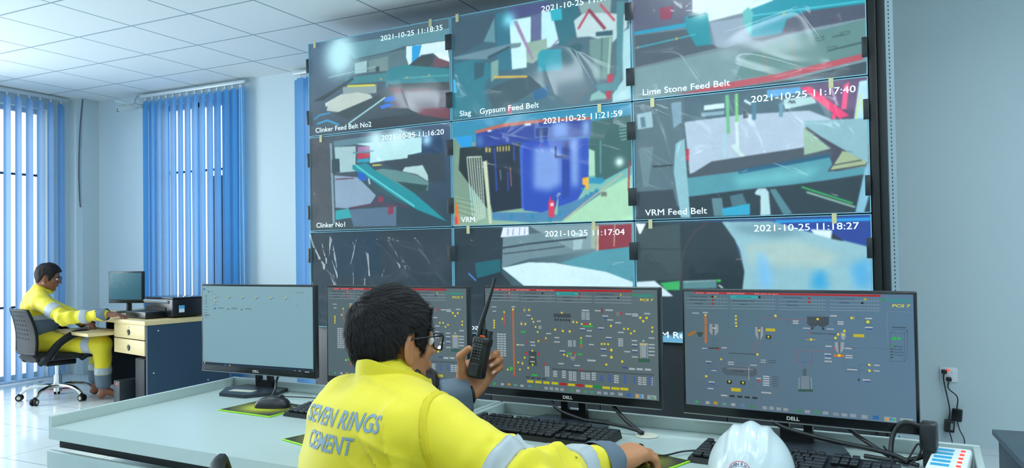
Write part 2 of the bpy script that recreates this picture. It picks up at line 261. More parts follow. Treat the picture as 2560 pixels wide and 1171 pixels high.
SCR = {
'A': '''g 4a6884 4c626c 4d5a66 223038
p 5e8f9c 255,63 996,96 995,210 711,195 588,224 342,240
p 3e525e 588,232 721,213 730,407 587,314
p 55747e 342,256 711,225 730,407 586,404 274,411
p 9cc0c4 347,288 434,278 433,400 346,396
p 6f8c8e 450,282 587,269 586,419 449,404
p 33474f 498,354 524,360 523,413 497,407
p cfeef2 711,203 981,214 993,397 898,316 810,316 730,407 710,314
p 1f9ad8 751,206 816,215 800,306 769,439 744,426 750,324
p 36454b 719,405 790,333 859,321 898,345 863,445 749,441
p 6a4a55 898,352 993,425 993,468 887,458
p dff4f2 889,313 946,328 995,383 995,426 927,373
p 2a7f8c 586,404 689,383 992,490 991,625 688,576 564,580 565,460
l 4fa5a8 6 688,517 992,554
p 3c8088 274,426 586,434 585,524 274,489
l 8fb8bc 5 150,392 503,355
p 3a4248 585,554 991,618 991,697 585,614
p 7a3046 580,598 677,615 677,663 579,646
p 5a3040 697,630 885,661 885,704 697,670
p 6b6a78 626,652 991,697 989,883 786,846 583,794
p 6e3445 796,840 989,861 988,983 765,930
p 2a343c 445,890 766,886 988,983 992,1026 466,1015
p 8aa0a0 257,516 501,537 501,627 256,609
p d8d23c 290,504 491,534 491,554 290,523
p bfd8da 120,661 251,585 256,609 125,702
p b9c8c0 131,742 148,651 251,593 361,592 458,634 479,684 338,749 216,773
p 35464c 193,785 479,669 585,614 646,627 446,784 293,864
l 9fd0d4 9 293,911 563,685
p 2b6fd0 563,685 625,682 630,728 584,742 552,728
p 2f74d8 521,767 584,749 625,772 541,801
p 2e3c44 21,627 183,532 330,423 340,456 103,627
l 3a9ad0 8 31,820 78,780 159,771
l 3aa0d8 10 54,872 136,846 226,908
l 4c5f68 12 19,913 135,885 259,936
b b8ecf6 237,200 95
b b8ecf6 237,184 80
b b8ecf6 237,106 60
l e0a040 8 528,489 539,492
l e0a040 8 708,514 719,516
l e0a040 8 857,524 867,526''',
'B': '''g 3c5c70 4a6a78 2c6676 56707e
p 3c5666 6,22 351,33 270,58 205,286 9,387
p 5f8f9c 198,284 264,76 268,312
p 2f7288 270,39 354,39 358,587 284,580
p 4a5080 354,5 583,17 582,101 393,123 350,120
p c8f2f6 353,126 477,127 474,356 448,359 448,588 364,588
p 5e6a94 477,127 533,106 533,352 480,353
p bdeef4 536,97 582,106 605,202 631,406 562,445 563,351 533,352
p 8fb0a0 450,359 563,351 565,445 514,528 484,559 449,541
p 9a86ac 374,137 398,143 491,522 479,529
l 8f7aa0 12 582,445 631,373
p 2f6e7e 591,113 736,82 733,340 648,448 631,425 632,369 621,272
p 2fb0c4 583,92 646,101 650,205 593,199
p bcd8dc 712,232 774,167 987,257 986,364 911,478 793,393 727,385
p 8aa8a8 736,82 910,80 903,214 752,179
p 2f5c68 826,365 912,370 912,415 826,402
l b04a60 20 734,312 790,172
l 8a3a4c 26 790,153 875,351
l c04a60 18 851,126 924,292
p 6d9490 793,420 912,424 892,799 811,763 792,539
l 3e6266 8 858,419 849,771
l a8cdb8 14 901,430 887,743
p 56707e 501,629 770,515 813,599 811,818 710,981 682,976 570,814
p a9d8de 960,401 1004,369 998,981 906,1000 906,928 960,813
p b03048 882,751 914,749 895,962 869,974
p 4f8a94 936,125 973,136 955,794 928,896 832,886 822,829 908,820 929,753
p 86bab4 788,959 799,906 837,878 869,920 879,958
p 1d98ac 511,489 532,447 642,465 643,652 513,641
p 2d5c68 648,466 738,434 760,476 685,643 646,652
p 6a8c98 9,387 354,344 421,352 414,388 292,396 216,456 22,410
l 33525e 24 222,443 354,373
p 28788a 15,449 139,438 234,500 240,600 201,709 205,926 4,980
p 2a5866 139,468 203,483 195,609 138,636
p 7ba8a0 241,492 285,473 283,629 239,678
p 3a5560 213,751 338,680 501,658 529,787 361,906 249,934
p e0b850 255,624 451,661 450,680 255,644
p 1f5f90 482,805 570,786 557,877 493,903
l 8a5a60 6 710,981 767,836
p b02c48 333,911 358,915 357,992 332,988
p 28b0ea 7,598 20,611 29,734 9,730
b 7fd8ec 350,120 60''',
'C': '''g 6c6a84 8aa0b4 6a8a8c 7a9aa4
p 5a6076 16,-259 289,-161 288,327 256,412 9,416
p 8c3050 132,249 200,245 190,353 140,347
p d8f4f4 289,-161 722,-5 639,340 546,379 509,399 361,426 357,370 288,327
p 91a8ba 365,434 508,437 543,621 430,660 388,634
p 158fa0 252,371 261,350 357,355 364,512 372,615 302,613 256,459
p 1e3c44 266,359 349,344 349,360 270,372
p 1c9cc0 9,416 256,404 256,443 11,441
p 4a5a66 11,449 256,459 302,613 380,617 397,652 11,718
l 38b4c8 14 12,555 299,514
p 5fc0c0 509,391 534,360 554,404 543,598 512,483
p 1897ac 546,379 639,340 720,143 1009,240 1006,473 904,471 774,461 683,613 543,598 554,404
l 5fd0e0 12 549,433 1002,451
p 4c5468 692,504 774,461 1006,473 1004,579 791,598 587,647 543,621 675,603
l 6c3058 30 675,588 691,593
l 6c3058 20 870,555 878,557
p 789aa0 10,734 430,676 614,781 490,934 385,958 8,961
p 5f8a88 635,660 1004,586 1001,846 632,920 469,922 513,757
p 3a4a54 384,996 710,974 1000,902 999,1008 510,1006
p b8505e 201,991 469,937 632,920 987,842 986,885 671,965 384,996
l 2f4a4c 6 801,681 839,676 837,701 803,703 801,681
l 2f4a4c 6 902,664 939,660 936,680 902,686
l 2f4a4c 10 872,689 916,679
l 2f4a4c 14 852,788 988,758
l 2f4a4c 6 849,765 886,760 886,782
l a07a60 8 706,670 744,988
l a07a60 8 592,738 616,931
l e0a050 30 208,525 217,528
l e0a050 30 24,550 29,551
l e0b060 34 677,451 685,454
b d0f0f4 327,322 90''',
'D': '''g 4a545c 3a5070 3c484e 2c4450
p 5a8290 181,57 808,30 808,119 451,112 188,122
p a0c4c8 188,122 347,134 345,395 293,395 201,395
p b4e4e8 347,113 808,109 806,259 718,277 711,306 536,314 449,324 450,148
p 1c3a60 808,109 934,99 952,288 806,268
p 33414c 536,314 711,306 715,271 952,288 962,563 851,561 838,471 812,388 696,395 662,431 634,408 564,359
p b0d4d4 693,394 812,388 845,491 847,551 771,473 675,433
p 5f8c8c 485,401 535,391 634,418 771,483 851,561 843,640 756,662 633,549 520,456
p 2e4a4e 633,529 844,590 830,648 756,662
p a06aa0 362,146 450,148 450,200 362,199
p b8304a 358,209 450,219 438,271 360,269
p 2a9ab8 357,271 446,272 445,313 357,308
p 5b8ca0 321,193 479,194 479,209 332,210
p 8aa4bc 186,420 360,460 490,659 446,748 290,778 191,761
p 56718a 290,789 631,782 767,981 326,969
p 2c4450 632,691 991,954 991,993 629,974
p 1f8f9c 320,329 427,322 492,412 756,662 965,952 768,822 632,691 433,468 323,372
l 60ccd0 14 346,333 433,436 755,791
p 33555e 433,468 632,691 734,810 631,732 447,552
p d8d040 467,342 532,345 532,358 467,357
p 1f60c0 360,397 419,435 426,498 389,504 363,471
l b8d0e0 14 437,478 447,541
p 4a5158 8,10 150,74 174,909 1,986
l 7aa0ae 22 161,75 178,930
p 2e4450 168,247 225,249 228,393 167,397
p 2fa4ac 191,793 290,778 312,874 190,893
p 8c3048 575,778 610,781 609,852 574,859
p 8c3048 504,670 540,673 539,724 504,732
l 6a3a50 10 193,463 330,467
l 5a3a50 14 290,778 489,741 700,787
b a0d8f8 841,144 40
b c8f0f8 636,94 90
b c8f0f8 494,93 90''',
'E': '''g 1c86b0 1c86b0 8aa890 a8dcb8
p 7a9a88 3,143 144,215 86,771 -3,868
p 1e9ae0 10,144 118,140 120,294 76,298
p 1c2a2c 43,252 177,251 240,481 223,883 81,566 34,458
p 35605e 793,121 1001,102 997,532 837,662 805,602 810,387 779,355
p a8d8b8 779,364 810,387 810,603 776,599
p a8dcb8 629,1005 859,729 947,654 996,614 992,1011
p 1c2638 170,265 407,254 413,856 236,883 224,782 201,396
l b8b060 22 206,270 205,315
l b8b060 22 225,273 225,318
l c0b45c 14 272,269 271,319
l c0b45c 14 288,271 287,321
l c0b45c 14 306,271 305,321
l c0b45c 14 323,271 323,321
l c0b45c 14 339,272 339,321
l 2446a8 16 254,282 264,685
l 2446a8 14 369,258 368,417
l 2446a8 14 332,512 330,691
l a86a60 10 345,473 350,653
l 8a9aa8 8 285,486 290,587
p 2448b8 407,254 432,247 780,261 776,637 717,801 606,869 517,902 419,876
q 7a9ce0 480,313 630,315 632,660 561,712 476,684
q 90b4e8 686,265 723,262 719,688 687,685
p 1c3ca0 639,268 677,264 672,769 634,795
p 3a62c8 400,302 419,265 419,856 407,865
p 1f3a98 145,129 308,89 555,81 793,103 791,253 553,246 394,252 176,266 144,251
q a8d8f8 753,105 782,105 780,247 755,247
q 6a94dc 585,91 673,96 671,244 583,241
q 5a9ac8 154,156 178,154 177,256 157,258
p b8604e 138,102 308,59 555,57 793,84 793,107 555,86 308,94 145,129
l 8ab0e0 4 488,128 566,131 568,219 490,217 488,128
p 16307c 494,139 563,141 564,213 495,210
l d0e0e0 20 433,92 467,94
l d0e0e0 16 214,116 237,116
l 1c2c60 14 603,311 602,412 658,414 662,272
l f05070 14 517,287 523,288
l 9ac8b8 7 936,197 974,194
l 9ac8b8 7 936,224 973,221
l 9ac8b8 7 935,252 973,249
l 9ac8b8 7 938,280 973,276
l 9ac8b8 7 945,309 972,304
l 5a9a94 12 841,298 838,587
p 4a86b0 236,883 517,902 723,802 826,717 836,764 629,986 461,991 235,954
l c8b890 10 640,977 948,599
l 1f88b0 40 338,930 356,931
l 1f88b0 40 460,932 478,933
l 1f88b0 40 556,970 574,971
l 1f88b0 34 612,922 626,923
l 1f88b0 28 755,778 770,779
l 1f88b0 26 780,756 794,757
l 1f88b0 24 809,731 822,732
l 1f88b0 26 736,708 747,709
p 8ac0a8 588,926 607,793 607,764 613,793 606,927
l c8d8c8 6 607,773 625,741 614,736 602,763
p d83058 557,808 569,794 586,796 592,811 588,955 558,943
l d83058 12 569,794 569,761
p ffd0d8 568,823 586,820 586,849 569,849
p f0b030 742,615 776,607 775,712 759,720 758,682 742,671
p 1f90b8 779,618 849,621 860,655 837,676 779,665
l c8dcc8 11 86,346 120,978
l c8dcc8 11 101,348 134,968
l c8dcc8 11 115,349 145,959
l c8dcc8 11 130,351 157,949
l c8dcc8 11 145,353 169,945
l c8dcc8 11 159,355 180,940
l c8dcc8 11 174,362 191,936
l c8dcc8 12 86,346 176,352
p c8d8b8 182,399 208,392 232,984 215,993
p 8aa890 12,703 92,751 124,978 9,982
l 50705c 5 18,735 119,774
l 50705c 5 18,776 125,825
l 50705c 5 18,817 131,876
l 50705c 5 17,859 137,928
p e07a40 11,765 25,797 36,983 6,987
p d04050 6,910 20,910 23,983 6,987
p 6a7c68 839,746 867,748 867,786 839,785
l a03848 14 984,493 978,749
b e0fff8 935,497 34''',
'F': '''g 56707c 6a5478 263840 20323c
p 4c6a78 244,-4 725,13 857,31 859,281 671,219 482,226 241,196
p 6a5478 797,28 974,36 952,231 865,215
p b0c8dc 241,206 510,191 774,208 864,292 758,293 750,488 506,524 365,568 260,639
p 56707c 8,4 244,-4 234,888 0,979
p 9cc4d0 16,103 88,89 93,224 18,233
p 5b7f90 31,133 53,129 59,218 37,220
p d0f0f8 331,86 422,83 422,124 330,127
p d0f0f8 511,69 538,105 535,124 506,88
p 8ab0c0 318,146 421,144 421,175 318,177
p 5aa8e0 604,17 741,21 745,66 606,78
p b4dce0 672,101 791,104 805,156 677,181
l 30444c 8 693,134 701,116 706,142 714,119 719,144
p 4f8098 541,95 560,104 556,244 539,241
p 6c9cb0 654,127 672,130 668,239 652,236
l 1c2a34 60 504,190 524,193
b 6a8ca0 515,192 12
p 6cc08c 426,22 442,20 444,332 430,335
p 7cd084 468,20 482,17 482,247 468,244
l d0ecec 26 473,245 476,470
l c8e8e8 34 455,426 500,534
p a8d0e0 411,327 428,320 425,534 408,532
l b0a0c0 18 857,21 885,190
p f45a90 911,42 933,23 919,225 899,221
p f03c78 741,26 782,24 928,274 893,292
p f03c78 862,253 874,236 879,290 864,292
p b8e8f8 970,26 1003,24 1002,306 947,301
l d8e060 8 973,121 954,298
l d8e060 8 980,170 985,285
p 46525e 360,547 750,488 870,543 845,587 393,654 248,659
p 4f98a8 242,669 477,642 850,569 869,686 985,662 985,718 767,763 503,787 240,826
p 155a7c 477,627 851,550 850,577 477,663
q 68bcc4 449,680 819,642 768,724 476,764
p 8abac4 748,292 763,284 999,306 998,569 915,539 822,420 757,342
p 9ac0a8 750,331 856,512 750,546
l 3c3c48 14 760,338 895,536
p a0b890 895,536 998,569 985,662 844,684
p 8abac4 919,549 999,550 996,635
l 3c3c48 10 844,684 895,541
l 3c3c48 8 864,638 972,613
l 3c3c48 10 849,679 985,652
p 20323c 240,826 503,797 984,728 1002,851 995,1001 238,972
p 5a8490 356,846 402,844 411,993 366,991
p 46707c 436,832 492,816 512,909 446,914
p 4f8490 606,796 632,794 698,991 661,999
p 2aa8d0 401,931 523,900 522,990 406,993
p b4dce4 546,811 557,787 590,785 603,816 609,996 566,998 568,843 546,831
l 8ab0a0 16 756,830 943,960
l 30c060 12 737,789 934,931
p 80bcd4 980,699 998,607 1000,851 976,1000 943,998
p 7fa4b8 180,36 228,35 229,204 190,250
p 8cc0cc 198,379 240,343 244,511 259,995 215,992 186,610
p 6a8890 19,396 94,385 65,725 41,723
p b83048 245,427 259,430 258,534 244,522
p 34424c 9,763 181,757 209,981 6,974
l 2a3840 14 86,556 183,557''',
'G': '''g 26323c 2a3842 1c2c3c 20303c
q 1a3448 154,16 521,32 517,485 150,460
q 2c3844 557,60 943,112 965,445 589,472''',  # blank screen: soft tones stand in for reflections on it
'H': '''g 26343e 7f9ca4 1c2a34 4f98a8
p 26343e 5,5 313,20 278,515 0,555
p 6c8a94 297,90 794,44 792,232 443,305 287,385
p 7f9ca4 446,3 788,10 785,221 691,230
p dceaff 298,7 446,9 446,84 372,93 282,101
l 5a6aa0 5 328,21 324,85
l 5a6aa0 5 358,22 354,86
l 5a6aa0 5 395,18 391,82
l 5a6aa0 5 424,20 422,78
p a0c0c4 692,72 747,75 732,220 687,230
p 8c2c3c 821,17 989,15 987,205 818,238
l c8b48c 16 819,23 815,238
l c0a890 8 906,16 900,202
p 9ab0a0 784,21 811,22 805,227 782,215
l 2c3c44 12 220,218 445,166 760,120
l 36464e 8 296,255 480,224 643,195
p 14606c 126,336 280,302 279,480 140,517
p 4f98a8 621,341 825,233 999,205 995,593 856,443
p 1c2a34 279,421 579,989 -4,1031 0,543
p cdeef4 287,385 443,334 586,341 856,421 990,507 987,1024 717,979 405,537
l 4f8ae0 10 85,433 132,505''',
'I': '''g 3a4c50 1c3c98 203844 8fc0cc
p 24343c -1,11 400,20 453,161 493,418 483,558 477,1028 -12,1070
p 3a4c50 -1,55 210,23 214,486 -1,506
l 4a3c44 16 335,21 277,94 247,170 222,281 213,418 209,555
l 1a262c 6 17,228 452,244
p 8fc0cc 400,20 624,29 759,116 998,242 998,556 992,983 477,1028 483,558 493,418 475,244 453,161
q 6f9aa8 436,43 632,38 758,132 631,159 472,103
q a8c8c4 498,204 716,178 879,294 838,387 518,369
q 7cc0ec 546,254 586,304 610,450 604,556 556,549
q 3fa8dc 776,418 825,418 835,559 762,553
q 58b0e0 918,372 993,311 994,548 936,542
p 1c3c98 606,24 1001,36 998,242 861,160 759,109
p 1c9ce0 624,21 999,20 999,45 632,42
p d8f0f4 767,97 853,109 848,172 783,133
p 202838 857,129 896,193 848,172
p d0e8f4 -1,506 86,496 174,624 -2,629
p 38b060 111,513 205,495 204,572 140,573
p 5a8c90 219,495 371,485 371,552 218,563
l c0d8d8 6 219,503 371,489
p 38d040 374,481 390,481 390,501 373,502
l e0f0f0 14 380,527 398,551
p e8f4f8 -1,11 50,14 24,100 16,100
l a08890 8 458,321 488,323
p 6aa8cc 85,966 239,904 237,1015 85,1027
l 203844 14 131,911 175,960''',
'M4': '''k b01820 52,1 875,4 874,21 52,18
k 2fb0b0 226,28 355,28 355,54 226,54
t 06 k 52,10 06 09
T 26/10/21||19:54:57,339||1||||27821002278/201|||||||||Drift_switch_vib._alarm 60,11 447,9 ffb0b0
T 04_Clinker_Conveying 28,43 115,44 202020
T 09_Coal_Grinding 258,40 324,41 103030
T 09_Cement_Grinding 472,38 551,41 202020
T 10_1Cement_Silo_Top 691,41 771,45 202020
T 08_Cement_Packing 31,73 111,74 202020
T 08_Compressed_air_station 238,73 339,73 202020
T Gearbox_box 485,70 534,72 202020
T Hydraulic 710,71 749,73 202020
T Lubrication 51,104 95,105 202020
T Report 275,103 305,104 202020
T Picture(37) 488,103 533,105 202020
S SIEMENS 898,47 991,47 00a490 16
S PCS|7 919,87 987,86 e8e020 16
k 20a040 875,36 889,37 889,53 875,52
R 202020 141,41 16 14
R d8c820 154,42 14 14
R d01828 143,71 14 16
R d01828 143,105 14 16
R 202020 362,40 14 16
R d01828 582,42 14 16
R d01828 581,73 14 16
R d8c820 813,42 16 16
R 202020 801,72 16 14
L 9fb0b8 2 9,59 216,58
L 9fb0b8 2 8,91 215,88
L 9fb0b8 2 8,122 215,118
L 9fb0b8 2 8,147 214,143
L 9fb0b8 2 227,60 436,57
L 9fb0b8 2 227,89 436,85
L 9fb0b8 2 226,117 435,113
L 9fb0b8 2 226,142 435,137
L 9fb0b8 2 448,58 655,57
L 9fb0b8 2 448,87 654,85
L 9fb0b8 2 447,115 654,112
L 9fb0b8 2 447,139 654,135
L 9fb0b8 2 668,56 874,54
L 9fb0b8 2 668,86 873,83
L 9fb0b8 2 667,114 873,110
L 9fb0b8 2 667,135 873,131
L 8fa0a8 1 166,30 165,145
L 8fa0a8 1 182,30 180,144
L 8fa0a8 1 197,31 195,144
L 8fa0a8 1 379,30 378,140
L 8fa0a8 1 394,30 392,139
L 8fa0a8 1 408,29 406,138
L 8fa0a8 1 422,29 421,138
L 8fa0a8 1 599,32 597,137
L 8fa0a8 1 612,31 611,136
L 8fa0a8 1 625,31 624,135
L 8fa0a8 1 639,31 637,134
L 8fa0a8 1 794,33 792,134
L 8fa0a8 1 826,32 825,132
L 8fa0a8 1 838,31 837,131
L 8fa0a8 1 851,31 849,131
L 8fa0a8 1 863,30 862,130
R b8c8d0 57,190 48 10
R c8d8e0 105,183 36 10
k c87028 101,200 111,200 109,451 99,452
C e8d820 105,204 7
C e8d820 251,206 7
C e8d820 251,235 7
C e8d820 251,264 7
C e8d820 252,291 7
L 405058 1 216,191 267,189 265,304 214,306 216,191
k a87020 15,375 60,339 58,357 27,398 15,396
k 3c4840 59,357 93,356 83,397 69,399
k 90a0a8 124,282 167,281 166,349 152,377 136,379 123,348
k 606c74 138,283 149,282 147,378 138,379
R e0e8f0 147,316 26 9
L 884040 1 113,234 143,263 146,281
L 404850 1 143,378 141,483
k 404040 117,488 167,483 175,496 117,499
C d81828 169,498 7
C e8d820 177,584 7
R c8d8e8 97,498 36 8
R 2848c0 99,506 20 5
R d8e0e8 193,483 36 8
L 884040 1 179,506 177,644
l2 303438 6 214,527 350,525
C e8d820 347,525 8
k 98a4ac 339,294 375,291 376,358 362,404 354,404 340,361
k 606c74 350,293 365,292 362,404 354,404
C e8d820 358,321 7
R 30a0d0 313,327 36 6
R e8d820 409,313 62 22
R 203030 399,373 34 26
C e8d820 399,372 7
L c04848 1.5 368,285 369,218 569,218
L c04848 1.5 355,434 358,675 348,676
L c04848 1.5 331,517 333,436 355,420
C e8d820 433,193 8
R e0e0e0 521,232 36 9
R e0e0e0 521,250 36 9
k 404850 571,192 663,189 662,251 636,278 615,260 595,284 570,251
L 606c74 1.5 579,194 579,250
L 606c74 1.5 593,194 592,249
L 606c74 1.5 606,193 606,248
L 606c74 1.5 626,191 626,247
L 606c74 1.5 640,191 639,246
L 606c74 1.5 653,190 652,245
C e8d820 616,210 8
C 303840 592,287 8
C 303840 638,287 8
R d8e0e8 683,180 40 10
R d8e0e8 711,227 36 9
R d8e0e8 711,244 36 9
R c0d0d8 568,288 44 9
R c0d0d8 668,287 44 9
l2 303438 6 584,327 700,328
C e8d820 700,328 8
C d81828 585,327 5
C e8d820 586,379 8
L d8b820 3 563,381 607,379
C e8d820 757,193 8
L d8b820 3 766,180 766,205
C e8d820 822,220 10
L 208060 2 812,205 833,203 833,238 812,240 812,205
R d8e0e8 825,193 40 9
R e0e8f0 825,264 44 8
R 2848c0 827,276 36 6
C e8d820 726,299 8
k 98a4ac 711,313 731,314 731,346 724,370 717,370 711,348
C e8d820 721,330 7
R e8d820 784,332 64 22
C e8d820 689,358 8
k 98a4ac 686,391 724,389 723,442 711,475 696,476 685,446
k 606c74 699,391 709,390 707,475 700,476
C d81828 685,442 6
k d07820 681,491 722,487 722,507 681,511
C e8d820 702,497 9
R d8e0e8 659,427 38 9
R d8e0e8 742,437 44 9
R d8e0e8 654,491 40 8
R 2848c0 658,505 30 6
R d8e0e8 655,524 40 8
R d8e0e8 743,494 40 8
R d8e0e8 742,511 44 8
R c8d0d8 656,550 46 11
L c04848 1.5 682,472 521,470 520,561 546,612
L c04848 1.5 594,472 592,555 567,610
L 3050c0 1.5 587,475 586,560 523,567
L 3050c0 1.5 556,563 555,622
k 505c64 548,623 563,621 562,679 547,681
k 788894 540,682 573,679 573,787 539,793
k 305850 525,792 589,785 589,805 525,813
L c8d0c8 2 528,795 531,696
L c8d0c8 2 584,785 582,689
k 50606c 180,661 197,649 203,641 327,639 332,646 343,650 343,701 331,708 326,717 202,717 196,711 180,692
k 707c88 203,649 327,647 326,663 203,666
L e0e0e0 2 307,634 305,749
T COAL|MILL 232,676 286,675 202830
R c0d0d8 223,604 40 9
R c0d0d8 223,622 40 9
R c0d0d8 329,618 44 9
R c8d8e8 116,610 40 8
R 2848c0 116,624 30 6
R c8d0d8 141,686 34 8
C e8d820 103,740 8
L 3050c0 1.5 103,724 112,675 168,673
L 3050c0 1.5 98,822 170,821
R d8e0e8 129,787 42 8
R 2848c0 132,802 24 6
R d8e0e8 123,845 40 8
R 203030 214,777 34 26
C e8d820 214,772 7
R 203030 277,774 34 26
C e8d820 278,773 7
R e8d820 244,838 66 26
R c0d0d8 374,570 34 7
R c0d0d8 373,588 34 7
R 506070 414,570 50 5
R 506070 414,587 50 5
C d81828 352,749 8
R e0e0e0 351,727 30 8
R d8e0e8 385,706 42 9
R d8e0e8 385,724 42 9
R d8e0e8 385,743 42 9
R d8e0e8 384,762 42 9
R d8e0e8 384,780 42 9
R 506070 427,706 44 5
R 506070 426,725 44 5
R 506070 426,743 44 5
R 506070 426,762 44 5
R 506070 426,781 44 5
R c8d0d8 384,843 66 12
R c8d0d8 188,895 44 12
R 304038 226,895 34 16
R 304038 262,895 34 16
R 304038 296,895 34 16
R 304038 331,895 34 16
L 405058 1 740,430 914,424
L 405058 1 718,508 719,590 782,594
L 3050c0 1.5 780,723 782,563 789,562
L 3050c0 1.5 781,610 788,609
R d8e0e8 754,605 60 8
R d8e0e8 853,559 32 8
R d8e0e8 852,603 32 8
C 1878a0 818,564 9
C e8d820 823,559 8
C 1878a0 818,609 9
C e8d820 823,605 8
C 404850 780,682 8
R d8e0e8 810,680 44 9
R 2848c0 815,691 30 7
L 303840 1.5 908,300 925,271 975,274 971,482 960,519 906,521 908,300
L 303840 1.5 908,300 963,301 975,274
L 303840 1.5 963,301 960,519
C 20c040 923,343 10
C 20c040 941,342 10
R 20c040 915,403 16 10
R 405058 914,425 14 8
R 405058 914,447 14 8
R 405058 914,469 14 8
R 405058 913,491 14 8
T Mill_running 923,402 953,402 203040
T Mill_standby 923,425 953,425 203040
T System_fault 923,447 958,446 203040
T CO_Hi_alarm 922,469 958,468 203040
R 506070 943,255 80 5
L 8fa0a8 1 898,129 896,374
L 8fa0a8 1 898,132 996,136
T CO_fuel_analyser 920,256 968,255 283848
k 28b848 49,956 48,987 65,970
R b8c8d0 107,970 28 22
R d8b030 146,967 26 24
R 70b0a0 188,968 28 22
R b8c8d0 230,967 28 22
R 60a0c0 275,968 24 24
R 48a060 317,970 28 20
R a8b8c0 375,970 30 24
R a8b8c0 406,969 30 24
R a8b8c0 438,970 30 24
R a8b8c0 469,970 30 24
R 50a070 527,972 32 24
R a8b8c8 563,971 32 24
R 58a878 604,970 34 22
R a8b8c8 640,969 34 22
R 98acb8 683,970 34 22
R a8b8c8 718,971 34 22
R a8b8c8 753,970 36 24
R a8b8c8 799,972 36 26
R 3078c8 844,969 36 26
R b0c0c8 900,974 68 34
C e0a030 890,975 10
C 3890d8 903,973 10
C 40b060 915,973 8
R b0c0c8 962,974 70 34
k 20a040 949,962 962,968 977,981 965,987
R 68788c 100,295 30 4
R 68788c 77,220 26 4
R 68788c 161,413 36 4
R 68788c 70,422 40 4
R 68788c 160,577 36 4
R 68788c 144,466 60 4
R 68788c 44,739 34 4
R 68788c 44,756 34 4
R 68788c 44,770 34 4
R 68788c 73,798 50 4
R 68788c 96,846 30 4
R 68788c 129,745 30 4
R 68788c 192,608 30 4
R 68788c 192,627 30 4
R 68788c 272,598 30 4
R 68788c 275,614 44 4
R 68788c 329,603 30 4
R 68788c 142,646 50 4
R 68788c 399,399 40 4
R 68788c 212,800 44 4
R 68788c 277,801 44 4
R 68788c 325,784 36 4
R 68788c 409,194 26 4
R 68788c 453,192 30 4
R 68788c 490,234 30 4
R 68788c 490,250 30 4
R 68788c 613,179 100 4
R 68788c 688,226 30 4
R 68788c 688,242 30 4
R 68788c 587,273 36 4
R 68788c 648,328 40 4
R 68788c 583,437 60 4
R 68788c 665,378 40 4
R 68788c 741,195 24 4
R 68788c 784,189 26 4
R 68788c 748,332 34 4
R 68788c 762,434 30 4
R 68788c 825,245 50 4
R 68788c 798,561 20 4
R 68788c 798,608 20 4
R 68788c 747,619 80 4''',
